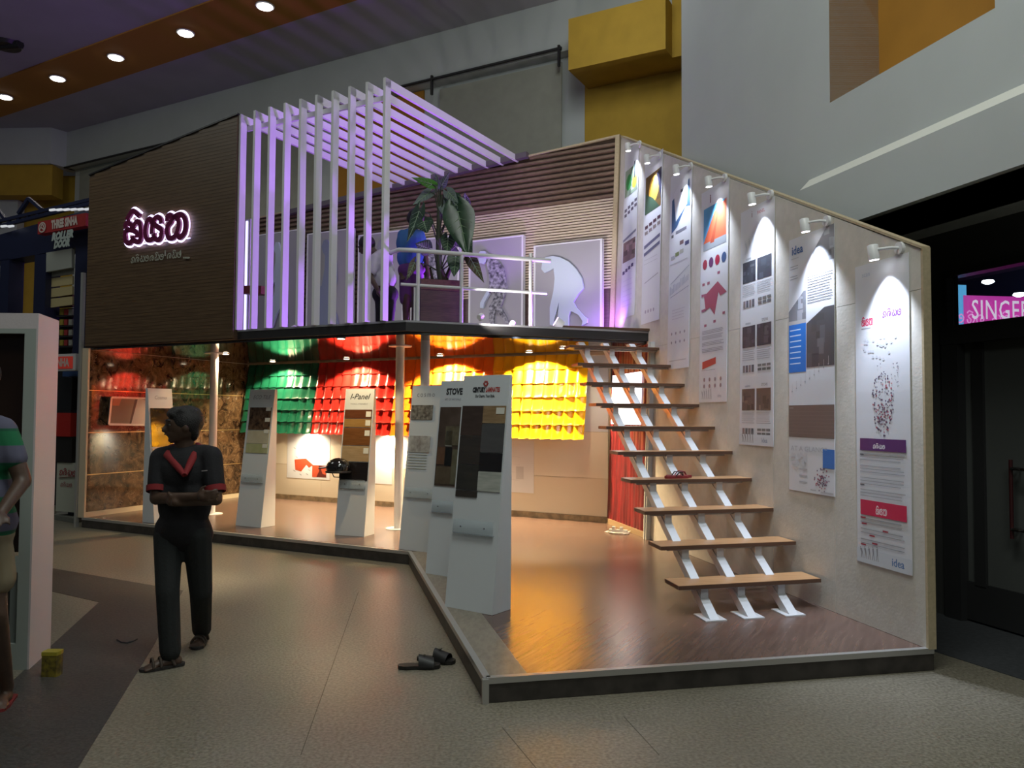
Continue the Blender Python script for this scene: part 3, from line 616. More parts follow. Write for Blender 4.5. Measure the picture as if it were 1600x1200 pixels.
for j in range(2):
    for i in range(4): p.circ(.2+i*.2, .895+j*.03, .035, (.35, .25, .27), 8)
p.people(.12, .985, .09, 5, (.4, .4, .44)); p.text('idea', .76, .972, .05, (.3, .3, .36)); p.done()
# third
p = Poster((1049, 272), (1080, 261), (1074, 573), (1038, 580), 'long poster with a slanted blue-framed screen at its head and a thin skyline drawing')
p.poly([(.1, .13), (.9, .07), (.95, .21), (.75, .2), (.35, .28), (.1, .3)], (.05, .12, .26)); p.poly([(.18, .1), (.85, .03), (.8, .19), (.3, .25)], (.75, .77, .8)); p.r(.5, .1, .62, .115, DG)
p.r(.1, .31, .2, .325, DG); p.r(.3, .3, .8, .315, (.2, .2, .25))
for u, v, c in ((.5, .36, (.2, .12, .12)), (.75, .375, (.05, .06, .15)), (.3, .41, (.2, .25, .1)), (.5, .405, (.45, .45, .4)), (.1, .42, (.4, .4, .45))): p.r(u, v, u+.18, v+.02, c)
p.lines(.05, .46, .95, .5, 1, LG, .1)
for i in range(16): p.r(.08+i*.055, .575+.02*rnd.random()-.003*i, .10+i*.055, .62-.003*i, (.35, .38, .48))
p.poly([(.1, .56), (.95, .50), (.95, .503), (.1, .563)], (.3, .33, .42)); p.poly([(.1, .63), (.95, .60), (.95, .603), (.1, .633)], (.3, .33, .42))
p.lines(.2, .70, .8, .76, 4, (.55, .55, .6), .2)
for j in range(2):
    for i in range(4): p.circ(.2+i*.2, .82+j*.045, .03, (.3, .28, .33), 8)
p.r(.1, .955, .9, .96, LG); p.done()
# second
p = Poster((1007, 251), (1034, 241), (1027, 499), (998, 510), 'long poster with a warm amber-lit interior photograph near its top')
p.photo(.08, .10, .96, .33, (.16, .09, .02), 12); p.circ(.55, .2, .28, (.8, .42, .06)); p.poly([(.08, .2), (.5, .25), (.9, .33), (.08, .33)], (.05, .1, .06)); p.poly([(.7, .12), (.96, .10), (.96, .3)], (.02, .02, .06))
for j in range(2):
    for i in range(4): p.r(.1+i*.23, .40+j*.035-i*.006, .27+i*.23, .42+j*.035-i*.006, ((.08, .03, .05), (.25, .2, .2))[j])
for v0 in (.50, .545): p.poly([(.08, v0+.02), (.95, v0-.01), (.95, v0+.01), (.08, v0+.04)], (.14, .14, .24))
p.lines(.1, .61, .9, .66, 2, LG, .1); p.poly([(.15, .75), (.9, .72), (.9, .725), (.15, .755)], G)
for i in range(4): p.circ(.25+i*.15, .93, .04, (.4, .36, .45), 8)
p.done()
# first, by the corner
p = Poster((974, 238), (996, 228), (989, 491), (967, 501), 'long poster closest to the wooden slat wall, with green foliage photograph on top')
p.photo(.08, .12, .95, .28, (.3, .38, .28), 20); p.circ(.35, .2, .2, (.05, .3, .08)); p.circ(.75, .22, .16, (.55, .45, .05)); p.r(.7, .1, .8, .2, (.03, .04, .05))
for j in range(2):
    for i in range(4): p.r(.1+i*.23, .35+j*.03-i*.008, .27+i*.23, .368+j*.03-i*.008, (.12, .1, .14))
p.poly([(.05, .53), (.95, .505), (.95, .52), (.05, .545)], (.2, .2, .3)); p.photo(.08, .55, .93, .67, (.2, .12, .13), 22)
for i in range(4): p.r(.08+i*.2, .72-.008*i, .24+i*.2, .74-.008*i, (.08, .06, .15))
for v in range(6): p.r(.15, .78+.03*v, .8, .783+.03*v, (.6, .58, .68))
p.done()

# ------------------------------------------------------------------ spotlights along its top
whs = mat('spot_white', (0.75, 0.75, 0.76), .35)
SPN = ['first white spotlight from the corner, above the green foliage poster', 'second white spotlight from the corner, above the amber photo poster', 'third white spotlight from the corner, above the blue-framed screen poster', 'fourth white spotlight from the corner, above the orange roof poster', 'white spotlight above the poster of paired interior photographs', 'white spotlight above the poster with the blue block', 'white spotlight nearest the free end of the display wall']
heads = [(977, 234), (1007, 252), (1053, 268), (1104, 286), (1172, 312), (1256, 353), (1364, 395)]
for i, (x, y) in enumerate(heads):
    s_, z_ = onW(x, y, .13); z_ = min(z_, wtop(s_)-.05)
    hp_ = wat(s_, z_, .13); mt = wat(s_-.11, z_+.015, 0)
    t = thing('wall_spotlight', SPN[i], 'spotlight', mt, 'spotlights along the display wall')
    k = MB(); k.tube([mt, mt+WN*.022], [.045, .042], 16); obj('mount', k, whs, t)
    k = MB(); k.tube([mt+WN*.02, mt+WN*.07+Zv*.0, hp_+Zv*.02], .011, 8); obj('arm', k, whs, t)
    aim = wat(s_, z_-.95, .0); d = (aim-hp_).normalized()
    k = MB(); k.tube([hp_-d*.055, hp_-d*.05, hp_+d*.05], [.028, .036, .036], 16); obj('lamp_head', k, whs, t)
    k = MB(); k.tube([hp_+d*.045, hp_+d*.052], [.03, .03], 14); obj('lens', k, led_white, t)
    light('wall_spotlight_beam', 'SPOT', hp_+d*.058, 110 if i > 2 else 85, (.72, .82, 1), aim, spot_size=1.45, spot_blend=.85, shadow_soft_size=.02)

# ------------------------------------------------------------------ deck and its fascia
DK = thing('mezzanine_deck', 'upper deck with dark grey edge running above the display area', 'deck', v3(P3d, ZD0))
poly = [P3d+NL*.07, Wd+VF*.07, C-UB*.02, Q, flat(P4)+NL*.07]
k = MB(); k.prism([v3(q_, ZD0+.02) for q_ in poly], (0, 0, .1)); obj('deck_floor', k, mat('deck_board', (0.3, 0.29, 0.28), .6), DK)
inn = [P3d+NL*.07+UL*-.03, Wd+VF*.06, C-UB*.03-VF*.02, Q-NB*.01, flat(P4)+NL*.06]
k = MB(); k.prism([v3(q_, ZC) for q_ in inn], (0, 0, .03)); obj('glossy_ceiling', k, gloss_black, DK, label='mirror-glossy black ceiling under the deck')
pL = V(367, 515, P3, P4)
for a, b in ((flat(P4)-UL*.03, P3d), (P3d, Wd)):
    n = (b-a).normalized(); n = Vector((-n.y, n.x, 0)); k = MB(); k.wall(a, b, ZD0-.0, ZD1-.02, n*.05); obj('fascia_board', k, fascia_m, DK)
    k = MB(); k.wall(a-n*.006, b-n*.006, ZD1-.022, ZD1, n*.06); obj('edge_strip', k, mat('deck_edge_metal', (.36, .36, .38), .4, .3), DK)

# ------------------------------------------------------------------ brown box front on the left, with the lit name
BXT0 = 4.985; bxR = (flat(pL)-flat(P4)).dot(UL); BXT1 = V(375, 180, P3, P4).z
def fat(s, z, o=0.0): return flat(P4)+UL*s-NL*o+Zv*z
BX = thing('facade_box', 'dark brown laminate-clad box facade with sloping top carrying the lit name', 'facade', fat(bxR/2, ZD0))
k = MB(); k.hexa([fat(-.02, ZD0+.0, .02), fat(bxR, ZD0+.0, .02), fat(bxR, ZD0, -.06), fat(-.02, ZD0, -.06)], [fat(-.02, BXT0, .02), fat(bxR, BXT1, .02), fat(bxR, BXT1, -.06), fat(-.02, BXT0, -.06)]); obj('backing', k, dark_wood, BX)
k = MB(); z = ZD0+.012; nn = 0
while z < BXT1-.01:
    zt_ = z+.043; s0 = max(-.02, (zt_-BXT0)/(BXT1-BXT0)*bxR)
    if s0 < bxR-.05: k.hexa([fat(s0, z, .02), fat(bxR, z, .02), fat(bxR, z, .03), fat(s0, z, .03)], [fat(s0, zt_, .02), fat(bxR, zt_, .02), fat(bxR, zt_, .029), fat(s0, zt_, .029)])
    z += .0455
obj('cladding', k, clad, BX, kind='stuff')
k = MB(); k.hexa([fat(-.03, BXT0, .04), fat(bxR+.01, BXT1, .04), fat(bxR+.01, BXT1, -.07), fat(-.03, BXT0, -.07)], [fat(-.03, BXT0+.02, .04), fat(bxR+.01, BXT1+.02, .04), fat(bxR+.01, BXT1+.02, -.07), fat(-.03, BXT0+.02, -.07)]); obj('top_cap', k, dark_metal, BX)
def FA(x, y, o=0.0): return V(x, y, P3, P4, o)
# name: three big letters traced as pen strokes in the crop (190..310, 280..430) at 8x
def fpx(pts): return [(190+a/8, 280+b/8) for a, b in pts]
G1 = [[(88, 515), (150, 415), (185, 412), (250, 468)],
      [(75, 620), (72, 575), (110, 548), (165, 590), (215, 535), (250, 560), (262, 640), (262, 740), (230, 790), (165, 770), (120, 805), (78, 780), (68, 720), (75, 660), (120, 640), (175, 650), (215, 680), (215, 735)],
      [(120, 640), (85, 640)], [(165, 770), (160, 715)]]
G2 = [[(400, 690), (400, 640), (405, 560), (380, 505), (345, 530), (325, 600), (322, 700), (345, 760), (385, 765), (430, 745), (480, 765), (515, 720), (520, 640), (470, 600), (425, 560), (430, 510), (475, 480), (510, 510), (515, 560)], [(430, 745), (425, 685)]]
G3 = [[(590, 530), (600, 470), (640, 460), (650, 520), (600, 590), (590, 660), (610, 735), (660, 740), (700, 700), (730, 620), (735, 540), (700, 480), (660, 500)],
      [(660, 500), (710, 460), (770, 450), (810, 500), (820, 590), (800, 680), (750, 735), (725, 700)]]
NM = thing('name_sign', 'backlit maroon name lettering with white halo on the brown facade', 'sign', FA(250, 380, .08))
x_ = UL; org = FA(190, 360, .05); 
for gi, g in enumerate((G1, G2, G3)):
    back = MB(); front = MB()
    for st in g:
        P_ = [FA(a, b, .045) for a, b in fpx(st)]
        pts = [((q-org).dot(UL), q.z-org.z) for q in P_]
        stroke(back, pts, FA(190, 360, .06), UL, Zv, 1.0, .125, dep=.005, steps=5)
        stroke(front, pts, FA(190, 360, .066), UL, Zv, 1.0, .072, dep=.03, steps=5)
    obj('letter', front, mat('maroon_acrylic', (0.16, 0.012, 0.07), .3), NM)
    obj('glow_plate', back, mat('halo_acrylic', (1, 1, 1), .5, emit=(.72, .62, 1), es=2.2), NM)
hal = MB()
for (xa, ya, xb, yb) in ((197, 384, 297, 372),):
    a, b = FA(xa, ya, .04), FA(xb, yb, .04); hal.bar(a, b, .012, .012)
obj('light_bar', hal, mat('halo_strip', (1, 1, 1), .5, emit=(.55, .5, 1), es=2.5), NM)
for x, y in ((207, 335), (212, 370), (235, 345), (245, 370), (275, 342), (285, 362)): light('name_halo', 'POINT', FA(x, y, .048), .9, (.7, .62, 1), shadow_soft_size=.05)
tl = MB(); a0 = FA(204, 411, .05); curly(tl, a0, UL, Zv, .105, 4, .013, (9,)); curly(tl, FA(234, 408, .05), UL, Zv, .105, 3, .013, (9,)); curly(tl, FA(261, 404.5, .05), UL, Zv, .105, 3, .013, (9,))
for i in range(3): p0 = FA(287+3*i, 403, .05); tl.bar(p0, p0+UL*.03, .02, .02)
for i in (258, 282): p0 = FA(i, 400, .05); tl.bar(p0, p0+Zv*.075, .01, .01)
tag(obj('slogan_sign', tl, mat('slogan_grey', (0.42, 0.44, 0.36), .5)), 'small pale grey slogan lettering under the lit name', 'sign')

# ------------------------------------------------------------------ louvre pergola: ten posts with beams back to the wall
PG = thing('louvre_pergola', 'white louvre pergola of thin posts and sloping beams lit purple', 'pergola', fat(bxR+1.2, ZD1))
pxs = [374, 397.7, 418.5, 441.6, 467.3, 492, 516.8, 544.3, 571, 598.5]
ss = [(flat(FA(x, 150))-flat(P4)).dot(UL) for x in pxs]; s_a, s_b = ss[0], ss[-1]
BW0 = C; 
def bat(s, z, o=0.0): return C-UB*(WL*0+s)-NB*o+Zv*z          # back wall, s measured leftwards from the corner
pm = mat('pergola_white', (0.74, 0.74, 0.76), .45)
def zbtop(p):    # height of the slat wall top at plan point
    s = (C-flat(p)).dot(UB); return 5.50-(5.50-5.12)*s/6.87
for i in range(10):
    s = s_a+(s_b-s_a)*i/9; zt_ = 5.37+.025*i/9
    k = MB(); k.hexa([fat(s, ZD1, .0), fat(s+.035, ZD1, .0), fat(s+.035, ZD1, -.10), fat(s, ZD1, -.10)], [fat(s, zt_, .0), fat(s+.035, zt_, .0), fat(s+.035, zt_, -.10), fat(s, zt_, -.10)]); obj('post', k, pm, PG)
    # beam back to wall
    a = fat(s, zt_, .001); hit = 0; d = NL; n = NB; t = ((C-flat(a)).dot(n))/(d.dot(n)); b = flat(a)+d*(t-.0); zb_ = 5.47-.12*(9-i)/9
    k = MB(); k.hexa([v3(a, zt_-.095), v3(a+UL*.035, zt_-.095), v3(b+UL*.035, zb_-.09), v3(b, zb_-.09)], [v3(a, zt_+.002), v3(a+UL*.035, zt_+.002), v3(b+UL*.035, zb_+.0), v3(b, zb_)]); obj('beam', k, pm, PG)
k = MB(); k.wall(fat(s_a, 0, -.13), fat(s_b, 0, -.13), 5.20, 5.26, NL*.03); obj('cross_rail', k, pm, PG)
bR = V(828, 240, C, Q); bL_ = V(690, 278, C, Q)
k = MB(); k.hexa([v3(C-UB*6.0-NB*.03, 5.09), v3(bR-NB*.03, 5.40), v3(bR-NB*.12, 5.40), v3(C-UB*6.0-NB*.12, 5.09)], [v3(C-UB*6.0-NB*.03, 5.17), v3(bR-NB*.03, 5.48), v3(bR-NB*.12, 5.48), v3(C-UB*6.0-NB*.12, 5.17)]); obj('wall_plate', k, mat('plate_dark', (.12, .1, .12), .5), PG)

# ------------------------------------------------------------------ upper back wall: slats
SW = thing('slat_wall', 'wooden slat back wall of the upper deck, dark brown above and pale below', 'wall', bat(3, ZD1))
def bbox(mb, s0, s1, z0, z1, o0, o1, mi=0): mb.hexa([bat(s0, z0, o0), bat(s1, z0, o0), bat(s1, z0, o1), bat(s0, z0, o1)], [bat(s0, z1, o0), bat(s1, z1, o0), bat(s1, z1, o1), bat(s0, z1, o1)], mi)
SLN = 6.87; 
def top_s(z): return (5.50-z)/(5.50-5.12)*SLN      # leftmost reach of the wall at height z
k = MB(); k.hexa([bat(-.16, ZD1, -.06), bat(SLN, ZD1, -.06), bat(SLN, ZD1, 0), bat(-.16, ZD1, 0)], [bat(-.17, 5.5, -.06), bat(SLN, 5.12, -.06), bat(SLN, 5.12, 0), bat(-.17, 5.5, 0)]); obj('backing', k, dark_wood, SW)
sM = (C-flat(V(606, 360, C, Q))).dot(UB); zM = 4.66; zLo = 3.38
z = zLo
rightlean = lambda z: -.175*(z/5.5)
while z < 5.49:
    h_ = .052
    sa = rightlean(z) if z >= zM-.01 else sM+.0
    sb = min(SLN, top_s(z+h_)) if z+h_ > 5.12 else SLN
    if sb > sa+.1:
        k = MB(); k.hexa([bat(sa, z, 0), bat(sb, z, 0), bat(sb, z+.008, .034), bat(sa, z+.008, .034)], [bat(sa, z+h_, 0), bat(sb, z+h_, 0), bat(sb, z+h_-.008, .03), bat(sa, z+h_-.008, .03)]); obj('slat', k, slat_brown, SW)
    z += .08
k = MB(); z = zLo+.005
while z < zM-.03:
    sa = rightlean(z)
    k.hexa([bat(sa, z, 0), bat(sM-.01, z, 0), bat(sM-.01, z, .02), bat(sa, z, .02)], [bat(sa, z+.028, 0), bat(sM-.01, z+.028, 0), bat(sM-.01, z+.026, .018), bat(sa, z+.026, .018)])
    z += .04
obj('fine_slats', k, slat_light, SW, kind='stuff')
k = MB(); bbox(k, -.1, SLN, ZD1, zLo, 0, .012); obj('lower_panel', k, mat('purple_brown_panel', (.10, .06, .06), .45, nscale=9, col2=(.14, .09, .085), stretch=(1, 1, 9)), SW)
k = MB(); k.hexa([bat(-.09, ZD1, 0), bat(-.03, ZD1, 0), bat(-.03, ZD1, .05), bat(-.09, ZD1, .05)], [bat(-.18, 5.52, 0), bat(-.12, 5.52, 0), bat(-.12, 5.52, .05), bat(-.18, 5.52, .05)]); obj('corner_trim', k, wood_edge, SW)
k = MB(); k.hexa([bat(-.18, 5.50, -.06), bat(SLN, 5.12, -.06), bat(SLN, 5.12, .045), bat(-.18, 5.5, .045)], [bat(-.18, 5.525, -.06), bat(SLN, 5.145, -.06), bat(SLN, 5.145, .045), bat(-.18, 5.525, .045)]); obj('top_trim', k, wood_edge, SW)

# ------------------------------------------------------------------ figure panels on the deck
pn = mat('figure_panel_white', (.40, .39, .43), .4); ps = mat('panel_side_white', (.82, .82, .86), .4)
icew = mat('ice_blue_figure', (.58, .66, .80), .25, bump=.2, bscale=20)
def c8(pts, ox, oy, f): return [(ox+a/f, oy+b/f) for a, b in pts]
FIG_F = c8([(262, 715), (245, 735), (238, 780), (255, 800), (280, 790), (305, 775), (312, 830), (305, 900), (285, 990), (285, 1085), (310, 1095), (308, 1060), (325, 1000), (335, 960), (325, 1125), (388, 1125), (390, 1040), (400, 1010), (440, 1030), (465, 1065), (460, 1090), (490, 1075), (492, 1050), (470, 1035), (430, 990), (415, 960), (440, 920), (470, 885), (460, 830), (430, 780), (390, 740), (340, 715), (300, 708)], 780, 200, 3.527)
FIG_E = c8([(765, 465), (745, 490), (755, 560), (790, 565), (808, 545), (820, 600), (835, 680), (830, 740), (800, 800), (765, 870), (762, 905), (785, 910), (790, 870), (835, 790), (870, 770), (860, 850), (830, 900), (830, 980), (840, 1050), (865, 1050), (868, 970), (880, 920), (930, 980), (965, 1030), (985, 1035), (960, 970), (920, 900), (945, 830), (965, 745), (955, 660), (940, 590), (900, 540), (850, 520), (820, 480), (795, 460)], 600, 300, 5)
FIG_B = c8([(640, 385), (625, 430), (635, 475), (652, 500), (648, 600), (625, 735), (580, 755), (582, 800), (612, 780), (608, 1060), (650, 1060), (690, 1060), (705, 900), (730, 1050), (752, 1050), (742, 980), (718, 900), (718, 800), (738, 680), (735, 560), (712, 490), (680, 470), (680, 400), (660, 375)], 380, 300, 5)
FIG_A = c8([(265, 395), (250, 450), (265, 485), (265, 540), (250, 640), (205, 740), (212, 758), (260, 705), (258, 780), (225, 900), (205, 1060), (238, 1060), (270, 960), (305, 900), (330, 1060), (352, 1055), (350, 990), (330, 900), (330, 800), (345, 690), (347, 620), (335, 550), (315, 500), (300, 440), (288, 395)], 380, 300, 5)
def panel(xl, xr, yl, yr, fig, fm, label, off=.14, th=.07, extra=None):
    a = V(xl, yl, C, Q, off); b = V(xr, yr, C, Q, off); zt_ = (a.z+b.z)/2
    t = thing('figure_panel', label, 'panel', (flat(a)+flat(b))/2+Zv*ZD1, 'figure panels along the deck wall')
    k = MB(); k.wall(a, b, ZD1+.003, zt_, NB*.012); obj('board', k, pn, t)
    for p0, p1 in ((flat(a), flat(a)+UB*.03), (flat(b)-UB*.03, flat(b))):
        k = MB(); k.wall(p0-NB*.006, p1-NB*.006, ZD1+.003, zt_+.01, NB*th); obj('side_frame', k, ps, t)
    k = MB(); k.wall(flat(a)-NB*.006, flat(b)-NB*.006, zt_, zt_+.02, NB*th); obj('top_frame', k, ps, t)
    if fig:
        pts = [V(x, y, C, Q, off+.012) for x, y in fig]
        k = MB(); k.prism(pts, -NB*.04); o = obj('figure_cutout', k, fm, t)
    return t
mosaic = mat('mosaic_print', (.05, .05, .07), .4, nscale=22, col2=(.5, .5, .56))
panel(834, 941, 387, 374, FIG_F, icew, 'deck panel nearest the corner, with pale blue stooping ape figure')
tE = panel(733, 818, 378, 370, FIG_E, mosaic, 'deck panel right of the planter, with dark mosaic half-stooped figure')
k = MB(); hd = c8([(765, 465), (745, 490), (755, 560), (790, 565), (808, 545), (812, 500), (800, 465)], 600, 300, 5); k.prism([V(x, y, C, Q, .153) for x, y in hd], -NB*.045); obj('head', k, icew, tE, label='white head of the figure')
k = MB(); hd = c8([(800, 800), (762, 870), (762, 908), (785, 912), (792, 870), (835, 795), (820, 770)], 600, 300, 5); k.prism([V(x, y, C, Q, .153) for x, y in hd], -NB*.045); obj('arm', k, icew, tE, label='white forearm of the figure')
FIG_D = [(x-96, y-4) for x, y in FIG_E]
panel(643, 718, 376, 370, FIG_D, mosaic, 'deck panel behind the potted plant')
FIG_C = [(x+86, y) for x, y in FIG_B]
panel(560, 632, 368, 362, FIG_C, mat('grey_figure', (.3, .3, .36), .5), 'deck panel behind the person bending beside the last post')
panel(480, 552, 367, 358, FIG_B, mat('slate_figure', (.26, .30, .42), .4), 'deck panel with slate-blue upright figure, behind the middle posts')
panel(400, 473, 368, 360, FIG_A, icew, 'leftmost deck panel with white striding figure')

# door jamb with light strip and shelf beside the box
JB = thing('light_jamb', 'white upright jamb with vertical light strip next to the brown facade box', 'light fixture', Dp(385, 500, 10.9)-Zv*0)
def jd(x, y, dp=10.9): return Dp(x, y, dp)
jp0 = jd(380, 515); jp1 = jd(390, 341)
jx = UL
k = MB(); z1_ = jp1.z; base = flat(jp0); k.wall(base, base+jx*.10, ZD1+.002, z1_, NL*.1); obj('jamb', k, ps, JB)
k = MB(); k.wall(base+jx*.02-NL*.012, base+jx*.05-NL*.012, ZD1+.03, z1_-.03, NL*.01); obj('light_strip', k, mat('violet_led', (1, 1, 1), .5, emit=(.55, .5, 1), es=2.2), JB)
k = MB(); q0 = jd(377, 452, 10.6); k.wall(flat(q0), flat(jd(408, 452, 10.6)), q0.z-.06, q0.z+.05, NL*.18)
tag(obj('bench_ledge', k, mat('ledge_red_brown', (.14, .04, .02), .5)), 'red-brown wooden ledge fixed across the lit white jamb', 'shelf')

# ------------------------------------------------------------------ deck railing
RL = thing('deck_railing', 'white tubular railing along the right deck edge', 'railing', v3(P3d+VF*.05, ZD1))
DR = (Wd-P3d).normalized(); DN = Vector((-DR.y, DR.x, 0))
def dr_(x, y, o=.06): return V(x, y, P3d+DN*o, Wd+DN*o)
for x in (653, 721, 829):
    p = flat(dr_(x, 450)); k = MB(); k.tube([v3(p, ZD1), v3(p, dr_(x, 396).z)], .022, 10); obj('post', k, white_metal, RL)
p = flat(dr_(648, 450))-DR*.0; k = MB(); k.tube([v3(p, ZD1), v3(p, dr_(648, 449).z)], .012, 8); obj('thin_post', k, white_metal, RL)
zt_ = dr_(721, 397).z
k = MB(); e = flat(dr_(628, 390)); k.tube([v3(e-UL*.20+NL*.06, zt_-.01), v3(e-UL*.04, zt_), v3(e+DR*.1, zt_), v3(flat(dr_(860, 400)), zt_)], .026, 12); obj('top_rail', k, white_metal, RL)
zm_ = dr_(721, 450).z; k = MB(); k.tube([v3(flat(dr_(626, 450)), zm_), v3(flat(dr_(854, 450)), zm_)], .018, 10); obj('middle_rail', k, white_metal, RL)

# ------------------------------------------------------------------ planter and big-leaved plant
pc0 = flat(dr_(657, 480, .28)); pc1 = flat(dr_(723, 480, .28)); zp = ZD1+.52
PLT = thing('planter_box', 'dark wood planter box behind the railing holding a big-leaved plant', 'planter', v3((pc0+pc1)/2, ZD1))
k = MB(); k.wall(pc0, pc1, ZD1+.04, zp-.12, DN*.5); obj('box', k, dark_wood, PLT)
k = MB(); k.wall(pc0-DN*.012, pc1-DN*.012, zp-.12, zp, DN*.52); obj('rim_board', k, mat('planter_rim', (.10, .04, .03), .45, noise=.2), PLT)
k = MB(); k.wall(pc0+DN*.03+DR*.03, pc1+DN*.03-DR*.03, zp-.001, zp+.012, DN*.44); obj('soil', k, mat('soil', (.03, .02, .015), .95, bump=.5), PLT, kind='stuff')
PT = thing('potted_plant', 'tall plant with large arrow-shaped veined leaves growing from the wooden planter', 'plant', v3((pc0+pc1)/2+DN*.2, zp))
leafm = mat('dark_leaf', (.018, .05, .022), .35, noise=.4, nscale=6); leafg = mat('bright_leaf', (.09, .30, .04), .35); leafp = mat('pale_leaf', (.12, .16, .14), .4); leafb = mat('withered_leaf', (.075, .06, .025), .6, noise=.4, nscale=14)
veinm = mat('leaf_vein', (.20, .30, .17), .4)
DPL = (flat(dr_(690, 480, .48))-Vector((0, 0, 0))).y
def lp(x, y, dd=0.0): return Dp(x, y, DPL+.05+dd)
trunk = mat('plant_stem', (.04, .05, .025), .7, bump=.4); trunkb = mat('plant_trunk_brown', (.03, .015, .01), .8, bump=.5)
k = MB(); k.tube([lp(690, 440), lp(686, 415), lp(685, 380), lp(686, 330), lp(690, 305)], [.045, .04, .03, .028, .014], 10); obj('stem', k, trunk, PT)
k = MB(); k.tube([lp(694, 440), lp(689, 425), lp(683, 402)], [.05, .04, .03], 8); k.tube([lp(697, 436), lp(703, 420), lp(708, 402)], [.03, .022, .015], 8); k.tube([lp(676, 438), lp(672, 418)], [.02, .012], 8); obj('stem', k, trunkb, PT, label='brown lower trunk')
def leaf(p0, tip, wd, m, dd=0.0, curl=.12, tw=0.0, stalk=True):
    a = lp(p0[0], p0[1], dd); b = lp(tip[0], tip[1], dd-curl); d = (b-a); L = d.length; d.normalize()
    eye = (a-EYE).normalized(); x = d.cross(eye).normalized(); x = Matrix.Rotation(tw, 3, d) @ x; n = x.cross(d)
    prof = [(-.28, .30), (-.22, .55), (-.1, .8), (.05, 1.0), (.2, .98), (.4, .8), (.6, .55), (.8, .27), (1.0, .0)]
    vs = []; fs = []
    for i, (t, ww) in enumerate(prof):
        bend = -n*(.10*L*(t-.3)**2)
        inner = .0 if t >= 0 else .18*min(1, -t/.22)
        c_ = a+d*(L*t)+bend
        for sg_ in (-1, 1):
            vs.append(c_+x*(sg_*wd*inner)+n*.0); vs.append(c_+x*(sg_*wd*max(ww*.55, inner))-n*wd*.10); vs.append(c_+x*(sg_*wd*max(ww, inner+.02))-n*wd*.02*(1 if i % 2 else 3))
    for i in range(len(prof)-1):
        for s_ in (0, 3):
            for j in (0, 1): q_ = i*6+s_+j; fs.append((q_, q_+1, q_+7, q_+6))
    k = MB(); k.add(vs, fs, 0, True); o = obj('leaf', k, m, PT)
    k = MB(); e_ = -n*.004 if n.dot(eye) > 0 else n*.004
    e_ = -eye*.006
    k.tube([a+e_-d*0, a+d*(L*.5)+e_-n*(.1*L*.04), a+d*(L*.95)+e_-n*.10*L*.42], [.006, .005, .002], 5)
    for t in (.0, .15, .3, .45, .62):
        for sg_ in (-1, 1): k.tube([a+d*(L*t)+e_, a+d*(L*(t+.14))+x*(sg_*wd*.8*(1-t*.9))-n*wd*.05+e_*1.5], [.004, .002], 4)
    obj('vein', k, veinm, o)
    if stalk:
        k = MB(); k.tube([lp(687, min(p0[1]+45, 425)), (lp(687, p0[1]+15)+a)/2+Zv*.03, a], [.009, .008, .006], 6); obj('stalk', k, trunk, PT)
leaf((675, 288), (642, 277), .055, leafg, .0); leaf((690, 290), (703, 268), .05, leafp, -.05); leaf((684, 292), (680, 270), .05, leafp, .1)
leaf((700, 300), (717, 318), .07, leafp, -.1); leaf((672, 300), (645, 322), .08, leafp, .1, tw=.7)
leaf((715, 330), (732, 404), .19, leafm, -.15); leaf((662, 346), (668, 366), .11, leafm, -.25); leaf((655, 330), (637, 380), .09, leafm, -.1, tw=.6)
leaf((705, 312), (728, 336), .12, leafm, .1); leaf((728, 320), (726, 300), .06, leafm, .1); leaf((697, 318), (703, 350), .10, leafp, .0)
leaf((735, 404), (757, 443), .07, leafb, -.2); leaf((712, 402), (709, 434), .10, leafm, -.2); leaf((668, 388), (648, 380), .1, leafm, -.2); leaf((712, 385), (692, 372), .1, leafm, .1)
leaf((648, 410), (634, 440), .05, leafb, -.1); leaf((700, 372), (698, 400), .09, leafm, .0); leaf((722, 360), (739, 398), .1, leafm, .1)

# ------------------------------------------------------------------ people
def cap(mb, a, b, r0, r1, n=10):
    a = Vector(a); b = Vector(b); d = b-a
    mb.tube([a, a+d*.5, b], [r0, (r0+r1)/2, r1], n); mb.ell(a, r0, n, 6); mb.ell(b, r1, n, 6)
def rotm(fwd, up=Zv):
    f = Vector(fwd).normalized(); s_ = f.cross(up).normalized(); u = s_.cross(f); return Matrix((s_, f, u)).transposed()
def head(mb_, c, r, face, tilt=0.0):       # skull, face, nose, ears as one surface; face = direction looked at
    R3 = rotm((face[0], face[1], tilt)); P_ = lambda x, y, z: c+R3 @ Vector((x*r, y*r, z*r))
    mb_.ell(c, (r*.72, r*.86, r*.95), 16, 12, rot=R3); mb_.ell(P_(0, .28, -.45), (r*.50, r*.55, r*.55), 14, 10, rot=R3)
    mb_.ell(P_(0, .60, -.80), (r*.24, r*.2, r*.2), 10, 8, rot=R3)
    mb_.tube([P_(0, .78, .08), P_(0, 1.02, -.25)], [r*.07, r*.15], 8); mb_.ell(P_(0, 1.0, -.27), r*.15, 8, 6)
    mb_.ell(P_(0, .80, -.52), (r*.24, r*.13, r*.09), 10, 6, rot=R3); mb_.ell(P_(0, .80, .17), (r*.5, r*.14, r*.1), 10, 6, rot=R3)
    for s_ in (-1, 1): mb_.ell(P_(s_*.74, -.02, -.12), (r*.09, r*.18, r*.26), 8, 6, rot=R3)
    return P_
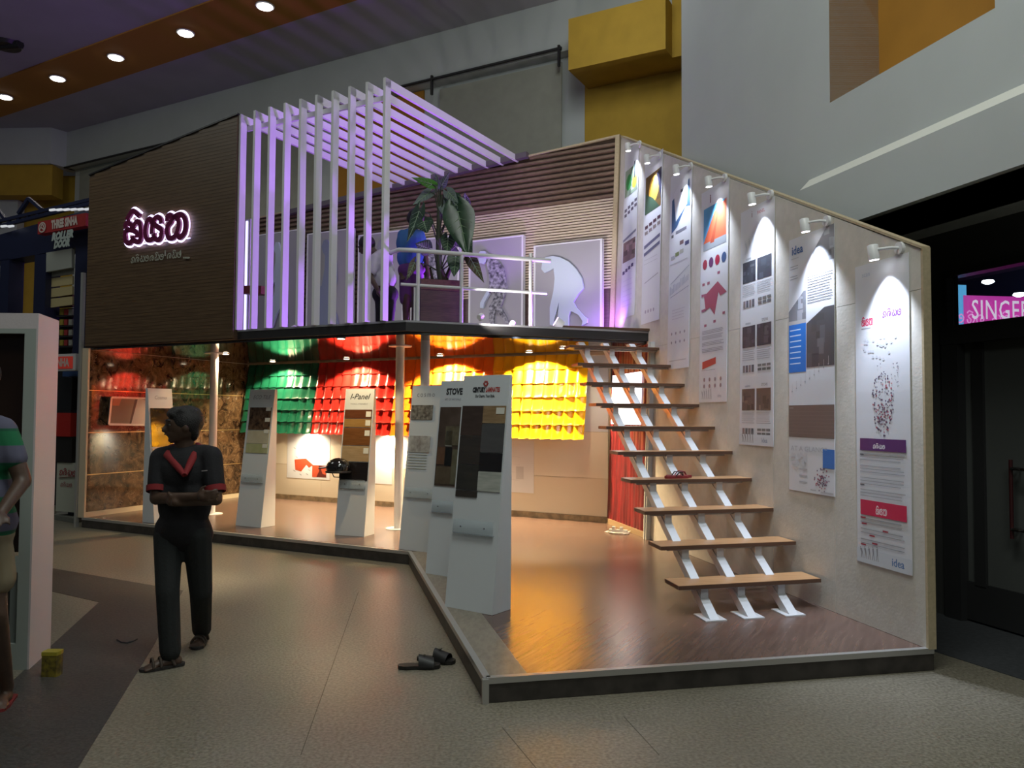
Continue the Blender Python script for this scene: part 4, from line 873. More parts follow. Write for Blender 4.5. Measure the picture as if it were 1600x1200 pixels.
def face_bits(P_, r, parent, R3f):
    for s_ in (-1, 1):
        k = MB(); k.ell(P_(s_*.30, .735, .02), r*.09, 8, 6); obj('eye', k, mat('eye_white', (.14, .12, .10), .4), parent)
        k = MB(); k.ell(P_(s_*.30, .83, .02), r*.05, 8, 6); obj('pupil', k, hair, parent)
        k = MB(); k.tube([P_(s_*.13, .90, .22), P_(s_*.33, .90, .28), P_(s_*.52, .74, .2)], r*.035, 5); obj('eyebrow', k, hair, parent)
    k = MB(); k.tube([P_(-.2, .90, -.52), P_(0, .95, -.50), P_(.2, .90, -.52)], r*.035, 5); obj('mouth', k, mat('lips', (.09, .035, .03), .5), parent)
def hand(mb_, wr, d, palm, size=.18, curl=.5, flip=1):
    d = Vector(d).normalized(); p = Vector(palm); p = (p-d*p.dot(d)).normalized(); s_ = d.cross(p)*flip
    mb_.hexa
    mb_.ell(wr+d*size*.28, (size*.2,)*3, 10, 8)
    for j in (-1.0, -.35, .35, 1.0): cap(mb_, wr+d*size*.08+s_*size*.10*j, wr+d*size*.5+s_*size*.17*j, size*.1, size*.085, 7)
    for j, ln in ((-1.15, .34), (-.4, .42), (.4, .46), (1.15, .40)):
        b0 = wr+d*size*.5+s_*size*.17*j; b1 = b0+(d*math.cos(curl*.5)+p*math.sin(curl*.5))*size*ln*.5; b2 = b1+(d*math.cos(curl*1.4)+p*math.sin(curl*1.4))*size*ln*.5
        cap(mb_, b0, b1, size*.055, size*.052, 7); cap(mb_, b1, b2, size*.052, size*.042, 7)
    t0 = wr+d*size*.14+s_*size*.14; t1 = t0+(d*.6+s_*.8).normalized()*size*.24; t2 = t1+(d*.9+s_*.3+p*.4).normalized()*size*.18
    cap(mb_, t0, t1, size*.08, size*.06, 7); cap(mb_, t1, t2, size*.06, size*.048, 7)

# the man with crossed arms
dm = 5.12
def mp(x, y, dd=0.0): return Dp(x, y, dm+dd)
MAN = thing('person', 'person in black polo shirt with red collar and cuffs, arms crossed, looking left', 'person', Z(282, 1036, 0))
hd_c = mp(287, 664, 0); look = Vector((-.86, -.5, 0))
hips = [mp(263, 836), mp(308, 836)]
kn = [mp(262, 925, -.12), mp(314, 925, .06)]; an = [Z(258, 1036, .0)+Zv*.085, Z(312, 1000, 0)+Zv*.085]
an[0] = Z(256, 1044, 0)+Vector((.03, .02, .08)); an[1] = Z(313, 1006, 0)+Vector((0, .02, .08))
sh = [mp(252, 716, .02), mp(330, 714, .0)]
elb = [mp(244, 779, -.08), mp(338, 780, -.08)]
body = MB()
P_ = head(body, hd_c, .118, look)
cap(body, mp(289, 686, .02), mp(290, 706, .03), .062, .07)
def torso(mb, gr=0.0, z_low=None, top=True):
    mb.ell(mp(291, 738, .02), (.175+gr, .115+gr, .17+gr), 18, 12); mb.ell(mp(289, 785, .02), (.155+gr, .11+gr, .19+gr), 18, 12); mb.ell(mp(286, 826, .02), (.162+gr, .118+gr, .12+gr), 18, 12)
    cap(mb, mp(262, 715, .02), mp(320, 713, .02), .062+gr, .062+gr)
torso(body)
for i in (0, 1):
    cap(body, sh[i], elb[i], .05, .042); cap(body, hips[i], kn[i], .078, .055); cap(body, kn[i], an[i], .054, .036)
wr0 = mp(308, 776, -.20); wr1 = mp(272, 783, -.16)
cap(body, elb[0], wr0, .04, .028); cap(body, elb[1], mp(274, 785, -.17), .04, .028)
hand(body, wr0, wr0-elb[0], (.2, .9, .1), .165, .7); hand(body, mp(274, 785, -.17), Vector((-.75, .55, .05)), (0, .9, .3), .155, .9, -1)
fd = [Vector((-.82, -.57, 0)), Vector((.15, -.98, 0))]
for i in (0, 1):
    fdir = fd[i].normalized(); side = Vector((-fdir.y, fdir.x, 0)); a = an[i]-Zv*.03
    cap(body, a-fdir*.03-Zv*.01, a+fdir*.10-Zv*.025, .036, .028); body.ell(a-fdir*.04-Zv*.015, (.035, .035, .035), 10, 6)
    for j in range(5): cap(body, a+fdir*(.09)+side*(.018*(j-2))-Zv*.027, a+fdir*(.155-.007*abs(j-(1 if i else 3)))+side*(.021*(j-2))-Zv*.036, .014, .0105 if j else .012, 7)
fuse('body', body, skin, MAN, .009, 3)
face_bits(P_, .118, MAN, None)
R3 = rotm(look)
hr = MB(); hr.ell(P_(0, -.16, .22), (.118*.86, .118*.92, .118*.88), 18, 12, rot=R3); hr.ell(P_(0, .35, .72), (.07, .055, .035), 12, 8, rot=R3); hr.ell(P_(0, -.5, -.2), (.08, .045, .085), 12, 8, rot=R3)
for j in range(16):
    a_ = j*.9; hr.ell(P_(.55*math.cos(a_), -.1+.55*math.sin(a_), .78), (.028, .028, .022), 7, 5)
hr.ell(P_(.1, .55, .62), (.06, .04, .03), 10, 6, rot=R3); hr.ell(P_(-.15, .62, .58), (.05, .035, .028), 10, 6, rot=R3)
fuse('hair', hr, hair, MAN, .010, 1)
shirt = MB(); torso(shirt, .018)
cap(shirt, mp(268, 836, .02), mp(306, 836, .02), .115, .115); cap(shirt, mp(272, 770, .01), mp(306, 770, .01), .12, .12)
for i in (0, 1): cap(shirt, sh[i], sh[i]+(elb[i]-sh[i])*.66, .074, .066)
fuse('shirt', shirt, black_cloth, MAN, .011, 3)
for i in (0, 1):
    c0 = sh[i]+(elb[i]-sh[i])*.70; c1 = sh[i]+(elb[i]-sh[i])*.84; k = MB(); k.tube([c0, c1], [.069, .066], 16, cap=False); k.tube([c1, c0], [.060, .062], 16, cap=False); obj('cuff', k, red_cloth, MAN, label='red sleeve cuff')
col = MB()
cn_ = mp(290, 706, .03)
ring = [cn_+Vector((.085*math.cos(t)*1.05, .075*math.sin(t), .03*math.sin(t)+.0)) for t in [math.radians(d) for d in range(-60, 241, 20)]]
col.tube([mp(288, 742, -.155)]+[cn_+Vector((-.085, -.07, -.02))]+[cn_+Vector((-.095, 0, .02)), cn_+Vector((-.05, .07, .035)), cn_+Vector((.05, .07, .035)), cn_+Vector((.095, 0, .02)), cn_+Vector((.085, -.07, -.02))]+[mp(289, 742, -.155)], [.016, .03, .03, .026, .026, .03, .03, .016], 8); obj('collar', col, red_cloth, MAN, label='red collar')
k = MB(); q_ = mp(315, 736, -.135); k.bar(q_, q_+Vector((.035, .004, .004)), .004, .006); obj('chest_logo', k, mat('logo_grey', (.25, .22, .22), .6), MAN)
tr = MB()
for i in (0, 1): cap(tr, hips[i], kn[i], .094, .074); cap(tr, kn[i], an[i]+Zv*.02, .073, .066)
cap(tr, mp(266, 832, .02), mp(306, 832, .02), .105, .105)
fuse('trousers', tr, denim, MAN, .011, 2)
for i in (0, 1):
    fdir = fd[i].normalized(); side = Vector((-fdir.y, fdir.x, 0)); a = Vector((an[i].x, an[i].y, 0))
    sole = [a+fdir*l+side*w_ for l, w_ in ((-.09, 0), (-.08, .03), (0, .038), (.08, .047), (.14, .045), (.175, .02), (.18, -.005), (.16, -.035), (.08, -.045), (0, -.036), (-.08, -.03))]
    k = MB(); k.prism([v+Zv*.0035 for v in sole], (0, 0, .016)); S_ = obj('sandal', k, mat('sandal_rubber', (.02, .017, .015), .7), MAN)
    for l in (.06, .105):
        k = MB(); pts = [a+fdir*l+side*(.045*math.cos(t))+Zv*(.02+.052*math.sin(t)) for t in [math.pi*q/8 for q in range(9)]]; k.tube(pts, .008, 6); obj('strap', k, mat('strap_brown', (.05, .035, .025), .7), S_)
    k = MB(); pts = [a+fdir*(-.02+.04*math.sin(t))+side*(.04*math.cos(t))+Zv*(.02+.09*math.sin(t)) for t in [math.pi*q/8 for q in range(9)]]; k.tube(pts, .010, 6); obj('strap', k, mat('strap_brown', (.05, .035, .025), .7), S_)

# the person at the left frame edge, back of the arm and striped shirt
dg_ = 4.15
def gp(x, y, dd=0.0): return Dp(x, y, dg_+dd)
GM = thing('person', 'person in green and grey striped polo and khaki shorts cut by the left frame edge', 'person', Z(-12, 1120, 0))
b = MB(); g_hd = gp(-42, 592); look2 = Vector((-.9, -.3, 0)); P2_ = head(b, g_hd, .118, look2)
cap(b, gp(-36, 620), gp(-36, 655), .06, .07)
b.ell(gp(-36, 700), (.165, .12, .2), 16, 12); b.ell(gp(-34, 770), (.15, .12, .22), 16, 12); b.ell(gp(-32, 830), (.155, .125, .13), 16, 12)
cap(b, gp(6, 672), gp(36, 752), .052, .044); cap(b, gp(36, 752), gp(2, 800, -.22), .042, .03); hand(b, gp(2, 800, -.22), gp(2, 800, -.22)-gp(36, 752), (-.2, .9, 0), .17, .5)
cap(b, gp(-78, 672), gp(-96, 750), .052, .044); cap(b, gp(-96, 750), gp(-70, 800, -.2), .042, .03); hand(b, gp(-70, 800, -.2), gp(-70, 800, -.2)-gp(-96, 750), (.2, .9, 0), .17, .5, -1)
fa = [Z(10, 1098, .0)+Zv*.08, Z(-50, 1105, 0)+Zv*.08]
for i, hx in ((0, -16), (1, -54)):
    kk = gp(-6 if i == 0 else -52, 960, -.02); cap(b, gp(hx, 850), kk, .08, .055); cap(b, kk, fa[i], .055, .036)
    fdir = Vector((.25, -.97, 0)); cap(b, fa[i]-Zv*.04, fa[i]+fdir*.11-Zv*.052, .036, .026); side = Vector((.97, .25, 0))
    for j in range(5): cap(b, fa[i]+fdir*.09+side*.018*(j-2)-Zv*.055, fa[i]+fdir*.15+side*.021*(j-2)-Zv*.064, .014, .0105, 6)
fuse('body', b, skin, GM, .012, 3); face_bits(P2_, .118, GM, None)
R3 = rotm(look2); k = MB(); k.ell(P2_(0, -.16, .25), (.1, .11, .105), 16, 12, rot=R3); fuse('hair', k, hair, GM, .012, 1)
stripe = bpy.data.materials.new('striped_polo'); nt, bb = nodes(stripe)
tc = nt.nodes.new('ShaderNodeTexCoord'); sp_ = nt.nodes.new('ShaderNodeSeparateXYZ'); nt.links.new(tc.outputs['Object'], sp_.inputs[0])
mm = nt.nodes.new('ShaderNodeMath'); mm.operation = 'MULTIPLY'; mm.inputs[1].default_value = 5.6; nt.links.new(sp_.outputs['Z'], mm.inputs[0])
m3 = nt.nodes.new('ShaderNodeMath'); m3.operation = 'FRACT'; nt.links.new(mm.outputs[0], m3.inputs[0])
rr = nt.nodes.new('ShaderNodeValToRGB'); rr.color_ramp.interpolation = 'CONSTANT'; nt.links.new(m3.outputs[0], rr.inputs[0])
rr.color_ramp.elements[0].color = (.006, .13, .05, 1); rr.color_ramp.elements[1].position = .5; rr.color_ramp.elements[1].color = (.09, .09, .14, 1)
e_ = rr.color_ramp.elements.new(.42); e_.color = (.005, .08, .04, 1)
nt.links.new(rr.outputs[0], bb.inputs['Base Color']); bb.inputs['Roughness'].default_value = .85
k = MB(); k.ell(gp(-36, 705), (.19, .145, .215), 16, 12); k.ell(gp(-34, 780), (.175, .145, .24), 16, 12); cap(k, gp(-60, 668), gp(-6, 668), .07, .07); cap(k, gp(-52, 815), gp(-14, 815), .13, .13)
cap(k, gp(4, 672), gp(22, 716), .072, .066); cap(k, gp(-78, 672), gp(-90, 720), .072, .066); fuse('polo_shirt', k, stripe, GM, .014, 3)
k = MB(); cap(k, gp(-16, 845), gp(-6, 905), .105, .095); cap(k, gp(-54, 845), gp(-54, 905), .105, .095); cap(k, gp(-50, 835), gp(-18, 835), .125, .125); fuse('shorts', k, mat('khaki_cloth', (.22, .18, .11), .85), GM, .014, 2)
for i in (0, 1):
    a = Vector((fa[i].x, fa[i].y, 0)); fdir = Vector((.25, -.97, 0)); side = Vector((.97, .25, 0))
    k = MB(); k.prism([a+fdir*l+side*w_+Zv*.003 for l, w_ in ((-.09, 0), (-.08, .03), (0, .038), (.08, .047), (.15, .04), (.18, 0), (.15, -.04), (.08, -.045), (0, -.036), (-.08, -.03))], (0, 0, .016)); obj('slipper', k, mat('red_rubber', (.18, .02, .02), .6), GM)

# two people up on the deck
dk1 = flat(dr_(598, 480, .9)).y+.1
def dp1(x, y, dd=0.0): return Dp(x, y, dk1+dd)
def fix(p, z): return Vector((p.x, p.y, z))
PA = thing('person', 'person in black with white shirt bending forward behind the last pergola post', 'person', fix(dp1(602, 505), ZD1))
b = MB(); Pa = head(b, dp1(573, 384), .11, Vector((-.9, -.2, 0)), -.5)
cap(b, dp1(578, 390), dp1(586, 398), .055, .065); b.ell(dp1(592, 412), (.14, .12, .2), 16, 12, rot=rotm((-.8, 0, .6))); b.ell(dp1(600, 440), (.14, .12, .18), 14, 10); b.ell(dp1(603, 462), (.145, .125, .13), 14, 10)
cap(b, dp1(600, 402, .05), dp1(612, 425, .05), .045, .04); cap(b, dp1(612, 425, .05), dp1(604, 447, -.12), .038, .028); hand(b, dp1(604, 447, -.12), (-.4, -.2, -.8), (-1, 0, 0), .16)
cap(b, dp1(586, 404, -.1), dp1(578, 432, -.2), .045, .04); cap(b, dp1(578, 432, -.2), dp1(590, 452, -.3), .038, .028); hand(b, dp1(590, 452, -.3), (.3, -.1, -.9), (1, 0, 0), .16)
for hx, kx, fx in ((597, 594, 594), (608, 610, 608)):
    f_ = fix(dp1(fx, 505), ZD1+.06); kk = (dp1(hx, 466)+f_)/2+Vector((.01, -.04, 0)); cap(b, dp1(hx, 466), kk, .075, .052); cap(b, kk, f_, .052, .036); cap(b, f_-Zv*.02, f_+Vector((-.12, -.04, -.03)), .034, .025)
fuse('body', b, skin, PA, .014, 3); face_bits(Pa, .11, PA, None)
k = MB(); k.ell(Pa(0, -.15, .22), (.105, .105, .10), 14, 10); fuse('hair', k, hair, PA, .014, 1)
k = MB(); k.ell(dp1(592, 413), (.165, .14, .22), 16, 12, rot=rotm((-.8, 0, .6))); k.ell(dp1(600, 436), (.16, .14, .16), 14, 10); cap(k, dp1(600, 402, .05), dp1(609, 418, .05), .066, .06); cap(k, dp1(586, 404, -.1), dp1(581, 424, -.17), .066, .06); fuse('shirt', k, mat('white_shirt', (.55, .53, .6), .85), PA, .014, 2)
k = MB(); 
for hx, fx in ((597, 594), (608, 608)):
    f_ = fix(dp1(fx, 505), ZD1+.09); kk = (dp1(hx, 466)+f_)/2+Vector((.01, -.04, 0)); cap(k, dp1(hx, 462), kk, .095, .075); cap(k, kk, f_, .074, .06)
k.ell(dp1(602, 460), (.165, .145, .13), 14, 10); fuse('trousers', k, black_cloth, PA, .014, 2)

dk2 = flat(dr_(645, 480, .75)).y
dk2 += .35
def dp2(x, y, dd=0.0): return Dp(x, y, dk2+dd)
PB = thing('person', 'person in blue shirt and purple shorts standing half behind the big-leaved plant', 'person', fix(dp2(643, 505), ZD1))
b = MB(); Pb = head(b, dp2(652, 341), .11, Vector((.85, .3, 0)), -.25)
cap(b, dp2(647, 352), dp2(644, 362), .055, .065); b.ell(dp2(643, 378), (.17, .12, .17), 16, 12); b.ell(dp2(642, 400), (.15, .115, .17), 14, 10); b.ell(dp2(643, 420), (.155, .12, .12), 14, 10)
for sx_, ex, hx2 in ((629, 626, 630), (656, 664, 668)):
    cap(b, dp2(sx_, 367), dp2(ex, 396), .048, .04); cap(b, dp2(ex, 396), dp2(hx2, 422, -.06), .038, .028); hand(b, dp2(hx2, 422, -.06), (0, -.2, -1), (0, -1, 0), .16)
for hx, fx in ((636, 634), (650, 650)):
    f_ = fix(dp2(fx, 505), ZD1+.06); kk = (dp2(hx, 428)+f_)/2+Vector((0, -.03, 0)); cap(b, dp2(hx, 428), kk, .078, .054); cap(b, kk, f_, .052, .036); cap(b, f_-Zv*.02, f_+Vector((.08, -.1, -.03)), .034, .025)
fuse('body', b, skin, PB, .014, 3); face_bits(Pb, .11, PB, None)
k = MB(); k.ell(Pb(0, -.15, .22), (.108, .108, .105), 14, 10); k.ell(Pb(0, -.6, -.2), (.07, .05, .08), 10, 8); fuse('hair', k, hair, PB, .014, 1)
k = MB(); k.ell(dp2(643, 380), (.195, .145, .19), 16, 12); k.ell(dp2(642, 402), (.178, .14, .18), 14, 10); cap(k, dp2(630, 368), dp2(656, 368), .07, .07)
for sx_, ex in ((629, 626), (656, 664)): cap(k, dp2(sx_, 367), dp2((sx_+ex)/2, 386), .068, .06)
fuse('shirt', k, mat('blue_shirt', (.03, .12, .28), .85), PB, .014, 2)
k = MB()
for hx, fx in ((636, 634), (650, 650)): cap(k, dp2(hx, 426), dp2(fx, 468), .10, .08)
k.ell(dp2(643, 422), (.175, .15, .12), 14, 10); fuse('shorts', k, mat('purple_cloth', (.12, .04, .16), .85), PB, .014, 2)
#SECTION4

# ------------------------------------------------------------------ columns under the deck
def column(x, y, dpt, label, fl_=True):
    p = flat(Z(x, y, HP)) if dpt is None else flat(Dp(x, 700, dpt))
    t = thing('support_column', label, 'column', v3(p, HP), 'columns under the deck')
    k = MB(); k.tube([v3(p, HP), v3(p, ZC)], .056, 24); obj('shaft', k, white_metal, t)
    k = MB(); k.tube([v3(p, HP), v3(p, HP+.008)], .16, 28); obj('base_plate', k, mat('plate_white', (.8, .8, .78), .4), t)
    if fl_: k = MB(); k.tube([v3(p, ZC-.008), v3(p, ZC)], .15, 28); obj('top_plate', k, white_metal, t)
column(330, 803, None, 'white round column in front of the marble wall, behind the crossed-arms person')
column(622, 826, None, 'white round column in front of the red and orange roof tiles')
column(663, 0, 9.45, 'white round column rising behind the cosmo display stand', False)

# ------------------------------------------------------------------ marble side wall on the left
A0 = flat(P4)+NL*.02; A1 = Q; AD = (A1-A0).normalized(); AN = Vector((AD.y, -AD.x, 0)); AN = AN if AN.dot(UL) > 0 else -AN; AL = (A1-A0).length
def aat(s, z, o=0.0): return A0+AD*s+AN*o+Zv*z
MW_ = thing('marble_wall', 'polished dark brown marble side wall with thin gold strips at the left end', 'wall', aat(AL/2, HP, -.05))
k = MB(); k.hexa([aat(0, HP, -.08), aat(AL, HP, -.08), aat(AL, HP, -.012), aat(0, HP, -.012)], [aat(0, ZC, -.08), aat(AL, ZC, -.08), aat(AL, ZC, -.012), aat(0, ZC, -.012)]); obj('backing', k, wood_edge, MW_)
rows = [HP+.07, .73, 1.325, 1.925, ZC]
for i in range(4):
    for j in range(3):
        s0, s1 = AL*j/3+.001, AL*(j+1)/3-.001; k = MB(); k.hexa([aat(s0, rows[i]+.004, -.012), aat(s1, rows[i]+.004, -.012), aat(s1, rows[i]+.004, 0), aat(s0, rows[i]+.004, 0)], [aat(s0, rows[i+1]-.004, -.012), aat(s1, rows[i+1]-.004, -.012), aat(s1, rows[i+1]-.004, 0), aat(s0, rows[i+1]-.004, 0)]); obj('panel', k, marble_m, MW_)
    if i: k = MB(); k.hexa([aat(0, rows[i]-.006, -.01), aat(AL, rows[i]-.006, -.01), aat(AL, rows[i]-.006, .004), aat(0, rows[i]-.006, .004)], [aat(0, rows[i]+.006, -.01), aat(AL, rows[i]+.006, -.01), aat(AL, rows[i]+.006, .004), aat(0, rows[i]+.006, .004)]); obj('gold_strip', k, gold, MW_)
k = MB(); k.hexa([aat(0, HP, -.01), aat(AL, HP, -.01), aat(AL, HP, .012), aat(0, HP, .012)], [aat(0, HP+.072, -.01), aat(AL, HP+.072, -.01), aat(AL, HP+.072, .008), aat(0, HP+.072, .008)]); obj('skirting', k, mat('pale_skirting', (.5, .42, .30), .5), MW_)
k = MB(); k.hexa([aat(-.03, HP, -.09), aat(.0, HP, -.09), aat(.0, HP, .03), aat(-.03, HP, .03)], [aat(-.03, ZC+.02, -.09), aat(.0, ZC+.02, -.09), aat(.0, ZC+.02, .03), aat(-.03, ZC+.02, .03)]); obj('edge_trim', k, mat('cream_trim', (.55, .45, .32), .5), MW_)
k = MB(); k.hexa([aat(-.05, 0, -.14), aat(.0, 0, -.14), aat(.0, 0, -.10), aat(-.05, 0, -.10)], [aat(-.05, 3.6, -.14), aat(.0, 3.6, -.14), aat(.0, 3.6, -.10), aat(-.05, 3.6, -.10)])
tag(obj('wall_edge_post', k, alu), 'thin aluminium upright at the far left edge of the stand', 'post')
# television on the marble
def AV(x, y, o=0.0): return V(x, y, A0+AN*o, A1+AN*o)
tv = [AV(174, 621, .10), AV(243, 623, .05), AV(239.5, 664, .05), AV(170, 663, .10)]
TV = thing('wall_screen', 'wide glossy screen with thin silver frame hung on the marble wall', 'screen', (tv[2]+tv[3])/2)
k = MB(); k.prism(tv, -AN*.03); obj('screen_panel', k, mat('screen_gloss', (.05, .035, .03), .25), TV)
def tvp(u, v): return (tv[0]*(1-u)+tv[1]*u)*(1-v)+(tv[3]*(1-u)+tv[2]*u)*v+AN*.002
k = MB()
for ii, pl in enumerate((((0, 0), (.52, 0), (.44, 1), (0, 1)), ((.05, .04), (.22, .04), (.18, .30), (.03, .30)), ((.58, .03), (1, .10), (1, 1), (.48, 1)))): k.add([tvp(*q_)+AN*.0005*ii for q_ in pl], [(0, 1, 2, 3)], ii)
obj('painted_reflection', k, [mat('reflection_brown', (.13, .09, .06), .3), mat('reflection_orange', (.35, .09, .04), .3), mat('reflection_pale', (.33, .27, .26), .3)], TV, kind='stuff')  # reflection in the dark glass, painted on as flat colour patches
k = MB()
for i in range(4): k.bar(tv[i], tv[(i+1) % 4], .016, .03, AN)
obj('frame', k, alu, TV)

# ------------------------------------------------------------------ lower back wall with its posters
BWL = thing('display_back_wall', 'white back wall under the deck behind the coloured roof tiles', 'wall', bat(3.2, HP, -.05))
SLW = (C-Q).length
for z0, z1, m in ((HP+.08, .735, mat('beige_lower_band', (.66, .58, .46), .55)), (.74, 1.38, lower_white), (1.385, ZC, mat('upper_wall_panel', (.62, .66, .70), .5))):
    for j in range(4):
        s0, s1 = SLW*j/4+.0015, SLW*(j+1)/4-.0015; k = MB(); bbox(k, s0, s1, z0, z1, -.012, 0); obj('panel', k, m, BWL)
k = MB(); bbox(k, -.03, SLW, HP, ZC, -.07, -.012); obj('backing', k, wood_edge, BWL)
k = MB(); bbox(k, 0, SLW, HP, HP+.078, -.012, .014); obj('skirting', k, mat('brown_skirting', (.26, .19, .115), .5, noise=.3, nscale=12), BWL)
def bposter(x0, y0, x1, y1, label):
    a = V(x0, y0, C, Q, .004); b = V(x1, y1, C, Q, .004)
    k = MB(); k.wall(a, b, b.z, a.z, NB*.003); o = obj('wall_poster', k, poster_m); tag(o, label, 'poster'); k2 = MB()
    return o, (lambda u, v, e=.001: flat(a)*(1-u)+flat(b)*u-NB*e+Zv*(a.z+(b.z-a.z)*v)), k2
o, pp, k = bposter(450, 640, 515, 750, 'white poster with red roof drawing, left of the timber sample stand')
k.add([pp(u, v) for u, v in ((.18, .73), (.45, .71), (.62, .80), (.52, .84), (.46, .80), (.34, .90), (.2, .88))], [tuple(range(7))], 0)
k.add([pp(u, v) for u, v in ((.6, .97), (.92, .97), (.92, .80), (.6, .80))], [(0, 1, 2, 3)], 1)
k.add([pp(u, v, .0015) for u, v in ((.6, .97), (.70, .97), (.76, .88), (.74, .80), (.6, .80))], [tuple(range(5))], 0)
k.add([pp(u, v, .0015) for u, v in ((.92, .93), (.84, .92), (.80, .85), (.92, .84))], [tuple(range(4))], 0)
for u, v in ((.15, .55), (.2, .68), (.15, .88), (.45, .92), (.3, .93), (.5, .86)): k.add([pp(u+a_, v+b_) for a_, b_ in ((0, 0), (.05, .015), (.06, .03), (.01, .015))], [(0, 1, 2, 3)], 2)
obj('print', k, [mat('print_red', (.55, .08, .03), .5), mat('print_darkred', (.12, .015, .01), .5), pc(G)], o, kind='stuff')
o, pp, k = bposter(584, 640, 612, 757, 'blank white poster just left of the front round column on the back wall')
o, pp, k = bposter(795, 688, 834, 771, 'faint white poster under the yellow roof tiles, right of the century stand')
for v in (.3, .45, .6, .75): k.add([pp(.1, v), pp(.45, v+.02), pp(.45, v+.025), pp(.1, v+.005)], [(0, 1, 2, 3)])
k.add([pp(u, v) for u, v in ((.3, .75), (.6, .74), (.6, .5), (.3, .5))], [(0, 1, 2, 3)]); obj('print', k, pc((.55, .56, .6)), o, kind='stuff')

# ------------------------------------------------------------------ roof sheets of pressed tiles
eav = flat(V(374, 674, A0, A1)); eo = (C-eav).dot(NB)       # how far the eave stands off
def sheet(s_a, s_b, colr, c2, label, rough=.22):
    nx = max(1, round((s_a-s_b)/.178)); wd = (s_a-s_b)/nx
    t = thing('tile_roof_sheet', label, 'roof tiles', bat((s_a+s_b)/2, 1.29, eo), 'pressed metal tile sheets')
    m = mat(label[:14].replace(' ', '_'), colr, rough, noise=.08, nscale=5, coat=.35)
    NR = 6; z0, z1 = 1.285, 2.47; slope_o = (eo-.06)/(z1-z0); rh = (z1-z0)/NR
    # one module in local space: x across, y outwards, z up
    vs = []; fs = []; nu = 10
    prof = [0.0, .55, .92, 1.0, .96, .84, .66, .45, .25, .08, .0]
    for j, (zz, oo) in enumerate(((rh*1.04, .0), (rh*.5, .006), (.02, .020), (.0, .028), (-.0, .002))):
        for i in range(nu+1): vs.append((wd*i/nu, .040*prof[i]+oo-slope_o*zz, zz-(.010*prof[i] if j >= 2 else 0)))
    for j in range(4):
        for i in range(nu): a_ = j*(nu+1)+i; fs.append((a_, a_+1, a_+nu+2, a_+nu+1))
    me = bpy.data.meshes.new('tile'); me.from_pydata(vs, [], fs); me.materials.append(m)
    sm_ = [f < 2*nu for f in range(len(fs))]; me.polygons.foreach_set('use_smooth', sm_); me.update()
    B3 = Matrix((UB, -NB, Zv)).transposed().to_4x4(); inv = W(t).inverted()
    for r_ in range(NR):
        for c_ in range(nx):
            zz = z0+rh*r_; p = bat(s_a-c_*wd, zz, .05+slope_o*(z1-zz))
            o = bpy.data.objects.new('tile', me); COL.objects.link(o); o.parent = t; o.matrix_local = inv @ Matrix.Translation(p) @ B3
def sB(x, y): return (C-flat(V(x, y, C, Q, eo))).dot(UB)
sg0 = (C-eav).dot(UB)-.02; b1, b2, b3, b4 = sB(486, 676), sB(609, 680), sB(762, 684), sB(912, 690)
sheet(sg0, b1, (.006, .078, .046), None, 'green pressed metal roof tile sheet at the left end')
sheet(b1, b2, (.34, .013, .010), None, 'red pressed metal roof tile sheet behind the timber sample stand')
sheet(b2, b3, (.72, .13, .008), None, 'orange pressed metal roof tile sheet behind the two round columns')
sheet(b3, b4, (.82, .42, .006), None, 'yellow pressed metal roof tile sheet beside the stairs')
k = MB(); bbox(k, .0, SLW, 2.455, ZC, .0, .05); tag(obj('ceiling_batten', k, mat('cream_batten', (.5, .4, .28), .5)), 'long pale batten along the top of the coloured roof tiles', 'trim')
for i in range(0):
    s_ = sg0-.2-i*1.35; k = MB(); k.hexa([bat(s_, 1.3, 0), bat(s_-.04, 1.3, 0), bat(s_-.04, 1.3, eo-.01), bat(s_, 1.3, eo-.01)], [bat(s_, 1.33, 0), bat(s_-.04, 1.33, 0), bat(s_-.04, 1.33, eo-.01), bat(s_, 1.33, eo-.01)])
    tag(obj('roof_bracket', k, white_metal), 'metal bracket carrying the lower edge of the coloured roof tiles', 'bracket', 'brackets under the roof tiles')
# hidden lamps below the eaves and recessed downlights
WARM = (1, .76, .42)
for i, (sx_, pw) in enumerate(((sB(474, 690), 95), (sB(600, 690), 110), (sB(700, 690), 95), )):
    p = bat(sx_, 1.32, eo*.8); t = thing('eave_lamp', ('small warm lamp under the eave above the red roof drawing', 'small warm lamp under the eave left of the front round column', 'small warm lamp under the eave behind the stove stand')[i], 'lamp', p)
    k = MB(); k.tube([p+Zv*.03, p], .03, 12); obj('housing', k, whs, t); k = MB(); k.tube([p-Zv*.001, p-Zv*.006], .024, 12); obj('lens', k, led_warm, t)
    light('eave_lamp_beam', 'SPOT', p-Zv*.02, pw, (1, .86, .60), p-Zv*1+NB*.25, spot_size=2.75, spot_blend=.9, shadow_soft_size=.05)
dls = [((412, 557), 210), ((533, 553), 320), ((533, 528), 60), ((826, 543), 850), ((300, 561), 120), ((680, 549), 700), ((880, 543), 25)]
dln = ['near the green tiles', 'above the red tiles, nearer the wall', 'above the red tiles, nearer the deck edge', 'above the yellow tiles', 'in front of the marble wall', 'above the orange tiles', 'beside the top of the stairs']
